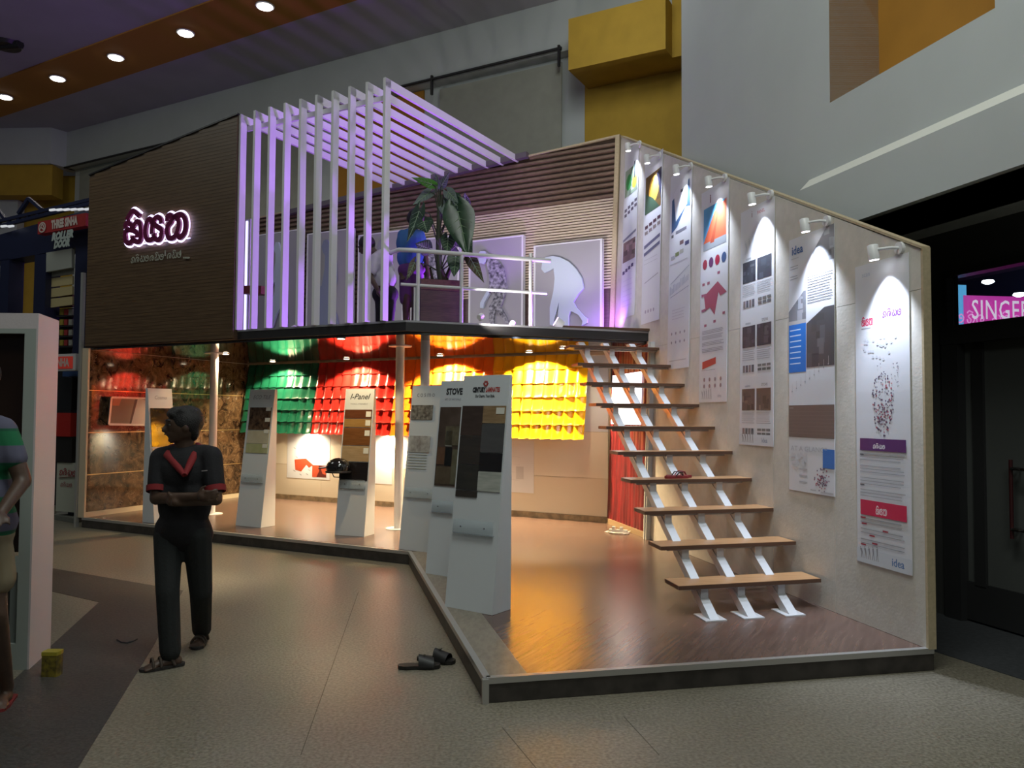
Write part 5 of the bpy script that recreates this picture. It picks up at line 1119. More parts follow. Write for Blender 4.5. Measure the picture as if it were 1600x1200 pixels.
for i, ((x, y), pw) in enumerate(dls):
    p = Z(x, y, ZC)
    if i == 4: p = v3(flat(P4)+NL*1.3+UL*1.3, ZC)  # added lamp to brighten the marble; the bright spot there is only a reflection
    if i == 5: p = bat(sB(700, 690), ZC, .47)
    if i == 0: p = bat(sB(440, 690), ZC, .47)
    if i == 1: p = bat(sB(555, 690), ZC, .47)
    if i == 3: p = bat(sB(838, 690), ZC, .47)
    t = thing('deck_downlight', 'small round downlight in the glossy ceiling, '+dln[i], 'ceiling light', p-Zv*.012, 'downlights under the deck')
    k = MB(); k.tube([p-Zv*.0, p-Zv*.012], .055, 20); obj('rim', k, white_metal, t)
    k = MB(); k.tube([p-Zv*.0125, p-Zv*.015], .04, 16); obj('lens', k, led_warm, t)
    light('deck_downlight_beam', 'SPOT', p-Zv*.03, pw, WARM, p-Zv*1.0+(NB*.20 if i in (0, 1, 3, 5) else NB*0), spot_size=2.3, spot_blend=.2, shadow_soft_size=.03)

# ------------------------------------------------------------------ display stands
stand_w = mat('stand_white', (.62, .65, .67), .35)
def stand(bl, br, tr, label, bk=.245, tk=.04, hz=None, side_top=None):
    """bl, br: bottom front corners, tr: top right corner in the photograph"""
    a = flat(Z(*bl, HP)); b = flat(Z(*br, HP)); d = (b-a).normalized(); n = Vector((-d.y, d.x, 0)); w_ = (b-a).length
    t = thing('display_stand', label, 'display stand', v3((a+b)/2+n*bk/2, HP), 'white sample stands')
    lean = bk-tk
    q = flat(b)+n*lean*.95; top = V(tr[0], tr[1], q, q+d); ht = top.z-HP
    def f(u, v, o=0.0):          # point on the sloping front, u across 0..1, v up 0..1
        nf = (-n*ht-Zv*-0+Vector((0, 0, 1))*lean).normalized()
        return a+d*(w_*u)+n*(lean*v)+Zv*(HP+ht*v)+nf*o
    k = MB(); k.hexa([v3(a, HP+.002), v3(b, HP+.002), v3(b+n*bk, HP+.002), v3(a+n*bk, HP+.002)], [f(0, 1), f(1, 1), v3(b+n*bk, HP+ht), v3(a+n*bk, HP+ht)]); obj('body', k, stand_w, t)
    # clear brochure pocket
    k = MB(); pv = .375
    for o0, z0, z1 in ((.028, pv-.06, pv),): k.hexa([f(.08, z0, .002), f(.92, z0, .002), f(.92, z0, o0), f(.08, z0, o0)], [f(.08, z0+.004, .002), f(.92, z0+.004, .002), f(.92, z0+.004, o0), f(.08, z0+.004, o0)]); k.hexa([f(.08, z0, o0-.003), f(.92, z0, o0-.003), f(.92, z0, o0), f(.08, z0, o0)], [f(.08, z1, o0-.003), f(.92, z1, o0-.003), f(.92, z1, o0), f(.08, z1, o0)])
    o_ = obj('brochure_pocket', k, mat('clear_acrylic', (.85, .9, .92), .08, trans=.85, ior=1.2), t, label='clear acrylic brochure pocket')
    k = MB()
    for u in (.25, .75): k.ell(f(u, pv-.03, .03), .006, 8, 6)
    obj('screw', k, dark_metal, o_)
    def sample(u0, u1, v0, v1, m, nm='sample', th=.008, **kw):
        k = MB(); k.hexa([f(u0, v0, .0005), f(u1, v0, .0005), f(u1, v0, th), f(u0, v0, th)], [f(u0, v1, .0005), f(u1, v1, .0005), f(u1, v1, th), f(u0, v1, th)]); return obj(nm, k, m, t, **kw)
    def txt(s_, u, v, size, m, **kw):
        up = (f(0, 1)-f(0, 0)).normalized(); k = MB(); put_text(k, s_, f(u, v, .002), d, up, size, width=kw.pop('width', None), **kw); return obj('lettering', k, m, t)
    return t, f, sample, txt, w_, ht
def mt(n_, a, b=None, sc=10, st=None, r=.3): return mat(n_, a, r, nscale=sc, col2=b, stretch=st)
tagm = mat('sample_tag', (.7, .68, .6), .5)
# left rear, behind the man
t, f, smp, txt, w_, ht = stand((241, 818), (279, 813), (299, 609), 'white display stand with black sample, left of the first round column')
txt('Cosmo', .5, .93, .07, ink2, shear=.3, width=w_*.5); smp(.05, .93, .56, .85, mt('black_stone', (.012, .012, .012), (.03, .028, .026), 8, r=.08)); smp(.05, .93, .46, .55, mt('cream_stone', (.45, .40, .28), (.5, .46, .34)))
t, f, smp, txt, w_, ht = stand((368, 821), (407.5, 825), (428, 608), 'white display stand with dark brown marble and cream samples, lettered ECO TILE')
txt('ECO TILE', .5, .94, .075, ink2, shear=.3, width=w_*.7); smp(.1, .95, .70, .865, mt('brown_marble', (.03, .015, .008), (.14, .08, .045), 18, r=.1)); smp(.1, .95, .60, .695, mt('cream_stone', (.45, .40, .28), (.5, .46, .34))); smp(.1, .95, .53, .597, mt('green_onyx', (.34, .36, .17), (.44, .44, .25)))
for v in (.84, .76, .675, .57): smp(.75, .93, v, v+.028, tagm, 'tag', .011)
t, f, smp, txt, w_, ht = stand((523, 836), (569, 839), (586, 607.5), 'white display stand with brown timber samples and a black helmet on its ledge')
txt('I-Panel', .5, .945, .10, ink, shear=.35, width=w_*.7, bold=.001); k = MB()
txt('WALL PANELS', .5, .895, .025, ink2, width=w_*.6)
for v0, v1, a_, b_ in ((.795, .855, (.10, .03, .012), (.13, .045, .018)), (.735, .79, (.28, .15, .04), (.34, .19, .06)), (.61, .73, (.15, .055, .015), (.20, .08, .025)), (.50, .605, (.36, .24, .12), (.42, .29, .16)), (.37, .495, (.010, .008, .008), (.016, .012, .012))): smp(.04, .97, v0, v1, mt('timber_%d' % int(v0*100), a_, b_, 8, (1, 1, 9)))
for v in (.805, .745, .675, .555): smp(.78, .95, v, v+.038, tagm, 'tag', .011)
f2 = f; w2 = w_
t, f, smp, txt, w_, ht = stand((623, 858), (667+10, 865), (700, 602), 'white display stand lettered cosmo, rearmost of the three overlapping stands')
txt('cosmo', .42, .945, .085, ink2, spacing=1.3, width=w_*.52); smp(.03, .66, .79, .88, mt('speckled_stone', (.09, .075, .06), (.30, .28, .24), 28)); smp(.06, .66, .59, .69, mt('white_stone', (.25, .22, .2), (.50, .49, .46), 14))
k = MB()
for i in range(6): k.bar(f(.06, .575-.017*i, .003), f(.60, .575-.017*i, .003), .006, .002)
obj('stripe_lines', k, mat('beige_stripe', (.42, .40, .27), .5), t)
t, f, smp, txt, w_, ht = stand((664.6, 896), (697+24, 905), (768, 593), 'white display stand lettered STOVE with brown stone collage, middle of the three overlapping stands')
txt('STOVE', .40, .94, .082, ink, width=w_*.46, bold=.004); txt('ART OF NATURALS', .37, .90, .028, ink2, width=w_*.46)
smp(.05, .66, .45, .86, mt('stove_dark', (.06, .04, .03), (.10, .07, .055), 6)); 
for u0, u1, v0, v1, a_, b_ in ((.26, .66, .66, .76, (.09, .075, .05), (.15, .13, .08)), (.28, .46, .655, .735, (.25, .25, .21), (.33, .32, .26)), (.07, .28, .56, .65, (.12, .06, .035), (.15, .08, .05)), (.3, .48, .555, .65, (.012, .012, .013), (.02, .02, .02)), (.08, .5, .46, .55, (.09, .065, .04), (.12, .09, .06)), (.5, .65, .46, .64, (.11, .10, .06), (.15, .14, .09))): smp(u0, u1, v0, v1, mt('stove_%d_%d' % (int(u0*100), int(v0*100)), a_, b_, 16), 'sample', .012)
t, f, smp, txt, w_, ht = stand((695, 948), (769, 962), (797.5, 585), 'large white display stand lettered CENTURYLAMINATES, nearest of the three overlapping stands', bk=.235, tk=.025)
up = (f(0, 1)-f(0, 0)).normalized(); dd_ = (f(1, 0)-f(0, 0)).normalized()
k = MB(); put_text(k, 'CENTURY', f(.36, .935, .002), dd_, up, .05, width=w_*.28, bold=.004); obj('lettering', k, ink, t); k = MB(); put_text(k, 'LAMINATES', f(.66, .935, .002), dd_, up, .05, width=w_*.30, bold=.002); obj('lettering', k, mat('brand_red', (.42, .03, .02), .5), t, label='red half of the lettering')
txt('Our Design. Your Style.', .5, .908, .03, ink, width=w_*.42, bold=.001)
k = MB()
for i in range(6):
    a_ = math.pi*2*i/6; c_ = f(.5, .963, .002)+dd_*.017*math.cos(a_)+up*.017*math.sin(a_); n_ = dd_.cross(up); k.tube([c_+(dd_*math.cos(q_)+up*math.sin(q_))*.006 for q_ in [j*math.pi/4 for j in range(9)]], .003, 5)
obj('logo', k, mat('brand_red', (.42, .03, .02), .5), t, label='red ring logo')
for u0, u1, v0, v1, nm, a_, b_ in ((.04, .50, .735, .865, 'laminate_a', (.045, .03, .024), (.06, .04, .032)), (.04, .50, .61, .732, 'laminate_b', (.03, .026, .024), (.042, .036, .03)), (.04, .50, .50, .608, 'laminate_c', (.025, .025, .022), (.037, .036, .03)), (.50, .97, .79, .865, 'laminate_oak', (.22, .14, .07), (.32, .22, .12)), (.50, .97, .665, .787, 'laminate_grey', (.07, .07, .072), (.08, .08, .082)), (.50, .97, .585, .662, 'laminate_black', (.008, .008, .01), (.012, .012, .014)), (.50, .97, .50, .583, 'laminate_pale', (.34, .36, .32), (.48, .49, .44))):
    smp(u0, u1, v0, v1, mt(nm, a_, b_, 7, (1, 1, 6)))
smp(.04, .5, .47, .497, mt('laminate_d', (.03, .026, .022), (.042, .036, .03), 7)); smp(.78, .95, .83, .857, tagm, 'tag', .011)

# black helmet on the timber stand's ledge
hc = f2(.10, .455, .10)
HM = thing('helmet', 'glossy black open-face helmet with peak on the timber sample stand', 'helmet', hc-Zv*.12)
hmm = mat('helmet_gloss', (.01, .01, .011), .08, coat=1)
k = MB(); vs = []; fs = []; n_, m_ = 20, 9
for i in range(m_+1):
    a_ = math.pi*.62*i/m_
    for j in range(n_): b_ = 2*math.pi*j/n_; vs.append(hc+Vector((.15*math.sin(a_)*math.cos(b_), .125*math.sin(a_)*math.sin(b_), .125*math.cos(a_)-.01)))
for i in range(m_):
    for j in range(n_): fs.append((i*n_+j, (i+1)*n_+j, (i+1)*n_+(j+1) % n_, i*n_+(j+1) % n_))
fs.append(tuple(range(m_*n_, (m_+1)*n_))); k.add(vs, fs, 0, True); obj('shell', k, hmm, HM)
k = MB(); k.prism([hc+Vector((-.11, -.10, .0)), hc+Vector((-.23, -.06, -.02)), hc+Vector((-.23, .05, -.02)), hc+Vector((-.11, .09, .0))], (0, 0, .014)); obj('peak', k, hmm, HM)
k = MB(); k.tube([hc+Vector((.15*math.cos(t_), .128*math.sin(t_), -.055)) for t_ in [j*math.pi/8 for j in range(17)]], .012, 6); obj('rim', k, mat('helmet_trim', (.02, .02, .02), .5), HM)
k = MB(); k.tube([hc+Vector((-.06, -.115, -.04)), hc+Vector((-.03, -.10, -.11)), hc+Vector((.02, -.02, -.12)), hc+Vector((-.0, .08, -.08))], .006, 6); obj('chin_strap', k, black_cloth, HM)

# ------------------------------------------------------------------ stairs
R_ = (ZD1-HP)/11
STA = thing('staircase', 'open white steel staircase with brown wooden treads up to the deck', 'staircase', v3(flat(Z(1168, 960, HP)), HP))
TL0 = flat(Z(1060.5, 916, HP+R_)); TR0 = flat(Z(1283, 904, HP+R_)); stp = Vector((-.063, .357, 0)); TU = (TR0-TL0).normalized(); TV_ = Vector((-TU.y, TU.x, 0))
tshared = None
for i in range(11):
    a = TL0+stp*i; b = TR0+stp*i; z = HP+R_*(i+1); run = stp.normalized()
    if i == 10: z += .031; a -= run*.05; b -= run*.05
    k = MB(); k.hexa([v3(a, z-.03), v3(b, z-.03), v3(b+run*.28, z-.03), v3(a+run*.28, z-.03)], [v3(a, z-.002), v3(b, z-.002), v3(b+run*.28, z-.002), v3(a+run*.28, z-.002)], 0)
    k.hexa([v3(a+TU*.004+run*.004, z-.002), v3(b-TU*.004+run*.004, z-.002), v3(b-TU*.004+run*.276, z-.002), v3(a+TU*.004+run*.276, z-.002)], [v3(a+TU*.004+run*.004, z), v3(b-TU*.004+run*.004, z), v3(b-TU*.004+run*.276, z), v3(a+TU*.004+run*.276, z)], 1)
    obj('tread', k, [tread_edge, tread_m], STA)
    k = MB(); k.hexa([v3(a+TU*.08+run*.07, z-.05), v3(b-TU*.08+run*.07, z-.05), v3(b-TU*.08+run*.11, z-.05), v3(a+TU*.08+run*.11, z-.05)], [v3(a+TU*.08+run*.07, z-.03), v3(b-TU*.08+run*.07, z-.03), v3(b-TU*.08+run*.11, z-.03), v3(a+TU*.08+run*.11, z-.03)]); (obj if i < 10 else (lambda *a_: None))('tread_bearer', k, mat('bearer_grey', (.42, .40, .40), .4), STA)
WID = (TR0-TL0).length; run = stp.normalized(); sl = (run*stp.length+Zv*R_).normalized()
feet = [flat(Z(1112, 966, HP)), flat(Z(1168, 961, HP)), flat(Z(1232, 957, HP))]
for j, ff in enumerate(feet):
    u = (ff-TL0).dot(TU); base = TL0+TU*u+run*((ff-TL0).dot(run)*0+.01)
    # stringer bar under the treads
    p0 = base+Zv*(HP+.008)-run*0.08; tlen = 10.25; p1 = p0+(stp+Zv*R_)*tlen
    k = MB(); k.prism([p0-TU*.036-run*.06, p0-TU*.036+run*.075, p1-TU*.036+run*.075, p1-TU*.036-run*.06], TU*.072); obj('stringer', k, white_metal, STA)
    k = MB(); k.hexa([v3(p0-TU*.085-run*.09, HP+.0), v3(p0+TU*.085-run*.09, HP), v3(p0+TU*.085+run*.13, HP), v3(p0-TU*.085+run*.13, HP)], [v3(p0-TU*.085-run*.09, HP+.008), v3(p0+TU*.085-run*.09, HP+.008), v3(p0+TU*.085+run*.13, HP+.008), v3(p0-TU*.085+run*.13, HP+.008)]); obj('foot_plate', k, white_metal, STA)
    for i in range(10):
        z = HP+R_*(i+1)-.03; fr_ = base+stp*i
        k = MB(); q0 = v3(fr_+run*.035, z); q1 = v3(fr_+run*.235, z); q2 = v3(fr_+run*.235, z-.10); q3 = v3(fr_+run*.20, z-.16) ; q2 = v3(fr_+run*.04, z-.10)
        zst = lambda r_: z-R_*0
        k.prism([q0-TU*.03, q1-TU*.03, v3(fr_+run*.225, z-.06)-TU*.03, v3(fr_+run*.07, z-.15)-TU*.03, v3(fr_+run*.035, z-.15)-TU*.03], TU*.06); obj('step_bracket', k, white_metal, STA)
# red slippers on the fourth tread
def slipper(p, dr, m, sm, name, label, grp, L=.25, strapw=.012, wide=False):
    dr = Vector(dr).normalized(); sd = Vector((-dr.y, dr.x, 0)); t = thing(name, label, 'footwear', p, grp)
    out = [(-.5, 0), (-.46, .11), (-.3, .155), (0, .14), (.2, .19), (.38, .18), (.48, .1), (.5, 0), (.46, -.12), (.36, -.17), (.15, -.19), (-.1, -.14), (-.3, -.155), (-.46, -.1)]
    k = MB(); k.prism([p+dr*(L*a)+sd*(L*b*.95)+Zv*.002 for a, b in out], (0, 0, .022)); obj('sole', k, m, t)
    if wide:
        k = MB(); vs = []; fs = []
        for i in range(5):
            for j in range(9): a_ = math.pi*j/8; vs.append(p+dr*(L*(-.02+.09*i))+sd*(L*(.17+.012*i)*math.cos(a_))+Zv*(.02+(.07-.007*i)*math.sin(a_)))
        for i in range(4):
            for j in range(8): fs.append((i*9+j, i*9+j+1, (i+1)*9+j+1, (i+1)*9+j))
        k.add(vs, fs, 0, True); k.add([v*1-Zv*.004 for v in vs], [f_[::-1] for f_ in fs], 0, True); obj('strap', k, sm, t)
        k = MB(); q_ = p+dr*L*.12+Zv*.088; k.bar(q_-sd*.015, q_+sd*.015, .012, .006); obj('buckle', k, mat('buckle', (.3, .28, .22), .3, .8), t)
    else:
        for s_ in (-1, 1):
            k = MB(); k.tube([p+dr*L*.28+Zv*.024, p+dr*L*.2+sd*s_*.02+Zv*.055, p+dr*L*.02+sd*s_*.04+Zv*.06, p-dr*L*.12+sd*s_*.036+Zv*.024], strapw*.5, 6); obj('strap', k, sm, t)
    return t
zt4 = HP+R_*4
ps1 = v3(TL0+stp*3+TU*.47+run*.08, zt4); ps2 = v3(TL0+stp*3+TU*.53+run*.17, zt4)
rs_ = mat('slipper_red', (.22, .02, .025), .5)
slipper(ps1, TU*1+run*.1, rs_, mat('slipper_dark', (.03, .01, .01), .5), 'slipper', 'nearer red slipper lying on the fourth stair tread', 'red slippers on the stairs', .24)
slipper(ps2, TU*1-run*.2, rs_, rs_, 'slipper', 'rear red slipper lying on the fourth stair tread', 'red slippers on the stairs', .24)
bk = mat('sandal_black', (.012, .011, .01), .5)
slipper(Z(655, 1044, 0)+Zv*.0, (1, .12, 0), bk, bk, 'sandal', 'front black slide sandal on the floor before the platform corner', 'black sandals on the floor', .27, wide=True)
slipper(Z(681, 1034, 0)+Zv*.0, (1, -.35, 0), bk, bk, 'sandal', 'rear black slide sandal, turned behind the front one', 'black sandals on the floor', .27, wide=True)

# ------------------------------------------------------------------ red curtain print, white stud and plug block in the corner under the stairs
s_r0 = onW(1006, 780)[0]; s_r1 = WL-.01
k = MB(); n_ = 44
for i in range(n_):
    sa, sb_ = s_r0+(s_r1-s_r0)*i/n_, s_r0+(s_r1-s_r0)*(i+1)/n_; oa, ob = .012+.012*abs(math.sin(i*.9)), .012+.012*abs(math.sin((i+1)*.9))
    k.hexa([wat(sa, HP+.06, .002), wat(sb_, HP+.06, .002), wat(sb_, HP+.06, ob), wat(sa, HP+.06, oa)], [wat(sa, ZC-.01, .002), wat(sb_, ZC-.01, .002), wat(sb_, ZC-.01, ob), wat(sa, ZC-.01, oa)])
tag(obj('red_curtain', k, red_panel), 'dark red pleated curtain panel in the corner behind the upper stairs', 'curtain')
a = onW(1004, 577); b = onW(963, 577); 
k = MB(); sa, sb_ = onW(1004, 620)[0], onW(960, 620)[0]; za, zb_ = 1.50, 2.16
k.hexa([wat(sa, za, .028), wat(sb_, za, .028), wat(sb_, za, .05), wat(sa, za, .05)], [wat(sa, zb_, .028), wat(sb_, zb_, .028), wat(sb_, zb_, .05), wat(sa, zb_, .05)])
tag(obj('glowing_display', k, mat('lit_panel_white', (1, 1, 1), .5, emit=(.95, .93, 1), es=2.6)), 'glowing white panel on the red curtain behind the stair treads', 'light panel')
k = MB(); s0 = onW(1013, 780)[0]; wbox(k, s0-.09, s0, HP, HP, ZC, ZC, .004, .06); wbox(k, s0-.055, s0-.035, HP, HP, ZC, ZC, .06, .07); tag(obj('wall_stud', k, mat('stud_grey', (.5, .52, .52), .4)), 'grey-white upright channel beside the red curtain', 'post')
k = MB(); wbox(k, s0, WL-.01, HP, HP, HP+.07, HP+.07, .003, .03); tag(obj('corner_skirting', k, mat('wood_skirt', (.3, .2, .11), .5)), 'wooden skirting under the red curtain', 'skirting')
pp_ = flat(Z(966, 833, HP)); cable_m = mat('white_plastic', (.75, .72, .66), .4)
PS = thing('power_strip', 'white power strip with tangled cable on the platform near the red curtain', 'power strip', v3(pp_, HP))
dx = Vector((.9, -.4, 0)).normalized(); dy = Vector((.4, .9, 0)).normalized()
k = MB(); k.hexa([v3(pp_-dx*.12-dy*.03, HP+.002), v3(pp_+dx*.12-dy*.03, HP+.002), v3(pp_+dx*.12+dy*.03, HP+.002), v3(pp_-dx*.12+dy*.03, HP+.002)], [v3(pp_-dx*.118-dy*.027, HP+.045), v3(pp_+dx*.118-dy*.027, HP+.045), v3(pp_+dx*.118+dy*.027, HP+.045), v3(pp_-dx*.118+dy*.027, HP+.045)]); obj('socket_block', k, cable_m, PS)
for s_ in (-.06, .04): k = MB(); q_ = pp_+dx*s_; k.hexa([v3(q_-dx*.02-dy*.02, HP+.045), v3(q_+dx*.02-dy*.02, HP+.045), v3(q_+dx*.02+dy*.02, HP+.045), v3(q_-dx*.02+dy*.02, HP+.045)], [v3(q_-dx*.018-dy*.018, HP+.08), v3(q_+dx*.018-dy*.018, HP+.08), v3(q_+dx*.018+dy*.018, HP+.08), v3(q_-dx*.018+dy*.018, HP+.08)]); obj('plug', k, cable_m, PS)
k = MB()
for sd_, n_ in ((3, 16), (8, 13)):
    r2 = random.Random(sd_); pts = []
    for i in range(n_): a_ = i*1.1+sd_; pts.append(v3(pp_+dx*(.17*math.cos(a_)*(.5+r2.random()*.6)+.0)+dy*(.16*math.sin(a_)*(.6+.5*r2.random())), HP+.008+.012*(i % 2)))
    k.tube(pts, .005, 6)
obj('cable', k, cable_m, PS)

# ------------------------------------------------------------------ white kiosk at the left edge, tin, cable piece
K0 = flat(Z(45, 1047, 0)); K1 = flat(Z(76, 1019, 0)); kd = (K1-K0).normalized(); kx = Vector((-1, -.01, 0)); KH = 2.235; TLN = Vector((-.025, .03, 0))
KI = thing('kiosk_frame', 'tall white boxed frame with dark recesses at the left edge', 'kiosk', v3(K0+kx*.5, 0)); kdp = .42; kw_ = 1.25
kside = mat('kiosk_side', (.62, .56, .57), .45, bump=.1, bscale=60); kfront = mat('kiosk_front', (.36, .40, .37), .5)
def kp(x, y, z): return K0+kx*x+kd*y+TLN*(z/KH)+Zv*z
def kbox(nm, x0, x1, y0, y1, z0, z1, m, parent=None):
    k = MB(); k.hexa([kp(x0, y0, z0), kp(x1, y0, z0), kp(x1, y1, z0), kp(x0, y1, z0)], [kp(x0, y0, z1), kp(x1, y0, z1), kp(x1, y1, z1), kp(x0, y1, z1)]); return obj(nm, k, m, parent or KI)
kbox('side_panel', 0, .012, 0, kdp, 0.0, KH, kside); kbox('side_panel', kw_-.012, kw_, 0, kdp, 0.0, KH, kside)
kbox('top_panel', .012, kw_-.012, 0, kdp, KH-.10, KH, kside)
kbox('front_frame', .012, .085, -.0, .03, 0, KH-.10, kfront); kbox('front_frame', kw_-.08, kw_-.012, 0, .03, 0, KH-.1, kfront)
kbox('front_frame', .085, kw_-.08, 0, .03, KH-.03-.10, KH-.1, kfront); kbox('front_frame', .085, kw_-.08, 0, .03, .60, .70, kfront); kbox('front_frame', .085, kw_-.08, 0, .03, 0, .16, kfront)
kbox('back_panel', .012, kw_-.012, .16, .18, .70, KH-.1, mat('dark_brown_glass', (.03, .015, .01), .2)); kbox('back_panel', .012, kw_-.012, .14, .16, .0, .60, mat('kiosk_dark', (.03, .035, .035), .4))
kbox('shelf', .012, kw_-.012, .03, .30, .17, .20, mat('kiosk_shelf', (.4, .45, .42), .2))
kbox('panel', .09, .14, .028, .05, .16, .60, mat('kiosk_inner', (.2, .23, .22), .4))
tp = Z(81, 1056, 0)
TI = thing('tin_canister', 'small yellow tin canister on the dark floor beside the white kiosk', 'tin', tp)
k = MB(); q = [tp+Vector((a, b, .0)) for a, b in ((-.045, -.035), (.045, -.035), (.05, 0), (.045, .035), (-.045, .035), (-.05, 0))]; k.prism(q, (0, 0, .13)); obj('body', k, mat('tin_print', (.06, .045, .015), .4, nscale=30, col2=(.22, .17, .02)), TI)
k = MB(); k.prism([v+Zv*.13+(v-tp)*.04 for v in q], (0, 0, .022)); obj('lid', k, mat('tin_lid', (.35, .30, .03), .35), TI)
k = MB(); k.tube([Z(x, y, 0)+Zv*.007 for x, y in ((183, 1001), (190, 1005), (199, 1006), (208, 1003), (214, 1000))], .006, 6); tag(obj('cable_offcut', k, dark_metal), 'short curved black cable piece on the dark floor left of the standing person', 'cable')

# ------------------------------------------------------------------ neighbouring roller-door stall far left
DS = 12.3
def st(x, y, dd=0.0): return Dp(x, y, DS+dd)
SU = Vector((1, -.42, 0)).normalized(); SNn = Vector((-SU.y, SU.x, 0))
S0 = flat(st(50, 500))
def sv(x, y, o=0.0): return V(x, y, S0-SNn*o, S0-SNn*o+SU)
ST = thing('neighbour_stall_frame', 'navy steel stall frame with roller door sign, left of the brown facade', 'stall frame', v3(S0, 0))
def sbox(nm, x0, y0, x1, y1, m, th=.12, o=0.0, parent=None, ret=False):
    a = sv(x0, (y0+y1)/2, o); b = sv(x1, (y0+y1)/2, o); z0 = sv((x0+x1)/2, y1, o).z; z1 = sv((x0+x1)/2, y0, o).z
    k = MB(); k.wall(a, b, max(0, z0), z1, SNn*th)
    return k if ret else obj(nm, k, m, parent or ST)
sbox('post', 48, 398, 66, 812, navy, .25); sbox('post', 112, 385, 131, 812, navy, .25); sbox('post', -6, 405, 8, 812, navy, .25); 
a_, b_, c_, d_ = sv(-20, 372), sv(142, 326), sv(142, 382), sv(-20, 412)
k = MB(); k.prism([a_, b_, c_, d_], SNn*.3); obj('header_beam', k, navy, ST)
k = MB()
for p, q in (((-10, 356), (142, 318)), ((-10, 348), (142, 312))): k.bar(sv(*p), sv(*q), .05, .05)
for i in range(10): x = -6+i*15; k.bar(sv(x, 355-.25*x), sv(x+7, 346-.25*x), .03, .03)
k.bar(sv(29, 334), sv(45, 310), .05, .05); k.bar(sv(45, 310), sv(66, 328), .05, .05); k.bar(sv(-12, 318), sv(8, 342), .05, .05); obj('truss', k, navy, ST)
k = MB()
for i in range(6): x = 78+i*11; k.bar(sv(x, 330-.02*x, .1), sv(x+8, 329-.02*x, .1), .03, .03)
for i in range(2): x = 2+i*11; k.bar(sv(x, 354, .1), sv(x+8, 353, .1), .03, .03)
obj('lamp_row', k, mat('dim_tube', (.6, .6, .6), .5, emit=(.5, .52, .55), es=.9), ST)
SG = thing('roller_door_sign', 'red box sign lettered THREE SINHA with grey ROLLER DOOR below it', 'sign', sv(98, 370, .2))
p0, p1 = sv(59, 357, .25), sv(134, 343, .25); k = MB(); hh = .26
k.prism([p0-Zv*.09, p1-Zv*.09, p1+Zv*.10, p0+Zv*.10], SNn*.12); obj('board', k, mat('sign_red', (.30, .02, .02), .5), SG)
k = MB(); put_text(k, 'THREE SINHA', (p0*.43+p1*.57)+Zv*.005-SNn*.01, (p1-p0).normalized(), Zv, .17, width=.56, bold=.01); 
c_ = p0*.89+p1*.11+Zv*.0-SNn*.012; xx = (p1-p0).normalized(); obj('lettering', k, mat('sign_cream', (.5, .42, .38), .6), SG); k = MB(); stroke(k, [(.07*math.cos(t_), .07*math.sin(t_)) for t_ in [j*math.pi/5 for j in range(11)]], c_, xx, Zv, 1, .02); stroke(k, [(-.05, -.03), (0, .05), (.05, -.04), (-.02, 0)], c_, xx, Zv, 1, .02)
obj('emblem', k, mat('sign_cream', (.5, .42, .38), .6), SG)
k = MB(); q_ = sv(97, 368, .40); put_text(k, 'ROLLER', q_, xx, Zv, .145, shear=.25, bold=.012, width=.46); q_ = sv(96, 381, .40); put_text(k, 'DOOR', q_, xx, Zv, .145, shear=.25, bold=.012, width=.34); obj('lettering', k, mat('sign_grey', (.33, .38, .36), .6), SG)
k = MB(); q_ = [sv(x, y, .0) for x, y in ((72, 395), (112, 388), (112, 418), (72, 425))]; k.prism(q_, SNn*.05); obj('shutter_top', k, mat('grey_slat', (.30, .31, .28), .6), ST)
RS = thing('roller_shutter', 'beige roller shutter slats hanging in the navy stall frame', 'shutter', sv(91, 475, -.1)-Zv*0)
for i in range(5):
    y = 401+i*16; m = mat('beige_slat', (.40, .33, .17), .5) if i > 1 else mat('grey_slat', (.30, .31, .28), .6)
    k = MB(); q_ = [sv(69, y+3, -.1), sv(113, y-2, -.1), sv(113, y+11, -.1), sv(69, y+17, -.1)]; k.prism(q_, SNn*.03); obj('slat', k, m, RS)
sbox('display_board', 66, 462, 113, 480, mat('board_brown', (.10, .045, .02), .5), .1, -.3); sbox('display_board', 88, 482, 113, 560, mat('shelf_dark', (.02, .018, .02), .5), .1, -.4)
i = 0
for yy in (492, 508, 524, 540):
    for xx_ in (93, 100, 107):
        c_ = ((.30, .22, .04), (.28, .03, .03), (.25, .25, .22))[i % 3]; i += 1
        k = sbox('', xx_, yy-9, xx_+5, yy, None, .1, -.2, ret=True); tag(obj('packet', k, mat('packet_%d' % (i % 3), c_, .5)), ('tan', 'red', 'grey')[((i-1) % 3)]+' packet on the '+{492: 'top', 508: 'second', 524: 'third', 540: 'bottom'}[yy]+' dark shelf of the navy stall', 'packet', 'packets on the neighbouring stall shelf')
k = MB(); 
for yy in (493, 509, 525, 541): z_ = sv(100, yy, -.2).z; k.wall(sv(88, yy, -.18), sv(113, yy, -.18), z_-.02, z_, SNn*.2)
obj('shelf', k, mat('shelf_dark', (.02, .018, .02), .5), ST)
p0 = sv(76, 566, .35); p1 = sv(118, 566, .35)
SS = thing('small_box_sign', 'small white box sign with red face lettered SINHA beside the navy post', 'sign', v3((p0+p1)/2, sv(100, 579, .35).z))
k = MB(); k.wall(p0, p1, sv(100, 579, .35).z, sv(100, 553, .35).z, SNn*.16); obj('case', k, mat('case_white', (.5, .5, .5), .5), SS)
k = MB(); k.wall(sv(76, 566, .36), sv(113, 566, .36), sv(100, 576, .36).z, sv(100, 557, .36).z, SNn*.01); obj('face', k, mat('sign_red_lit', (.35, .03, .02), .5, emit=(.35, .03, .02), es=.35), SS)
k = MB(); put_text(k, 'SINHA', sv(95, 567, .38), SU, Zv, .16, width=.34, bold=.008); obj('lettering', k, mat('sign_cream', (.5, .42, .38), .6), SS)
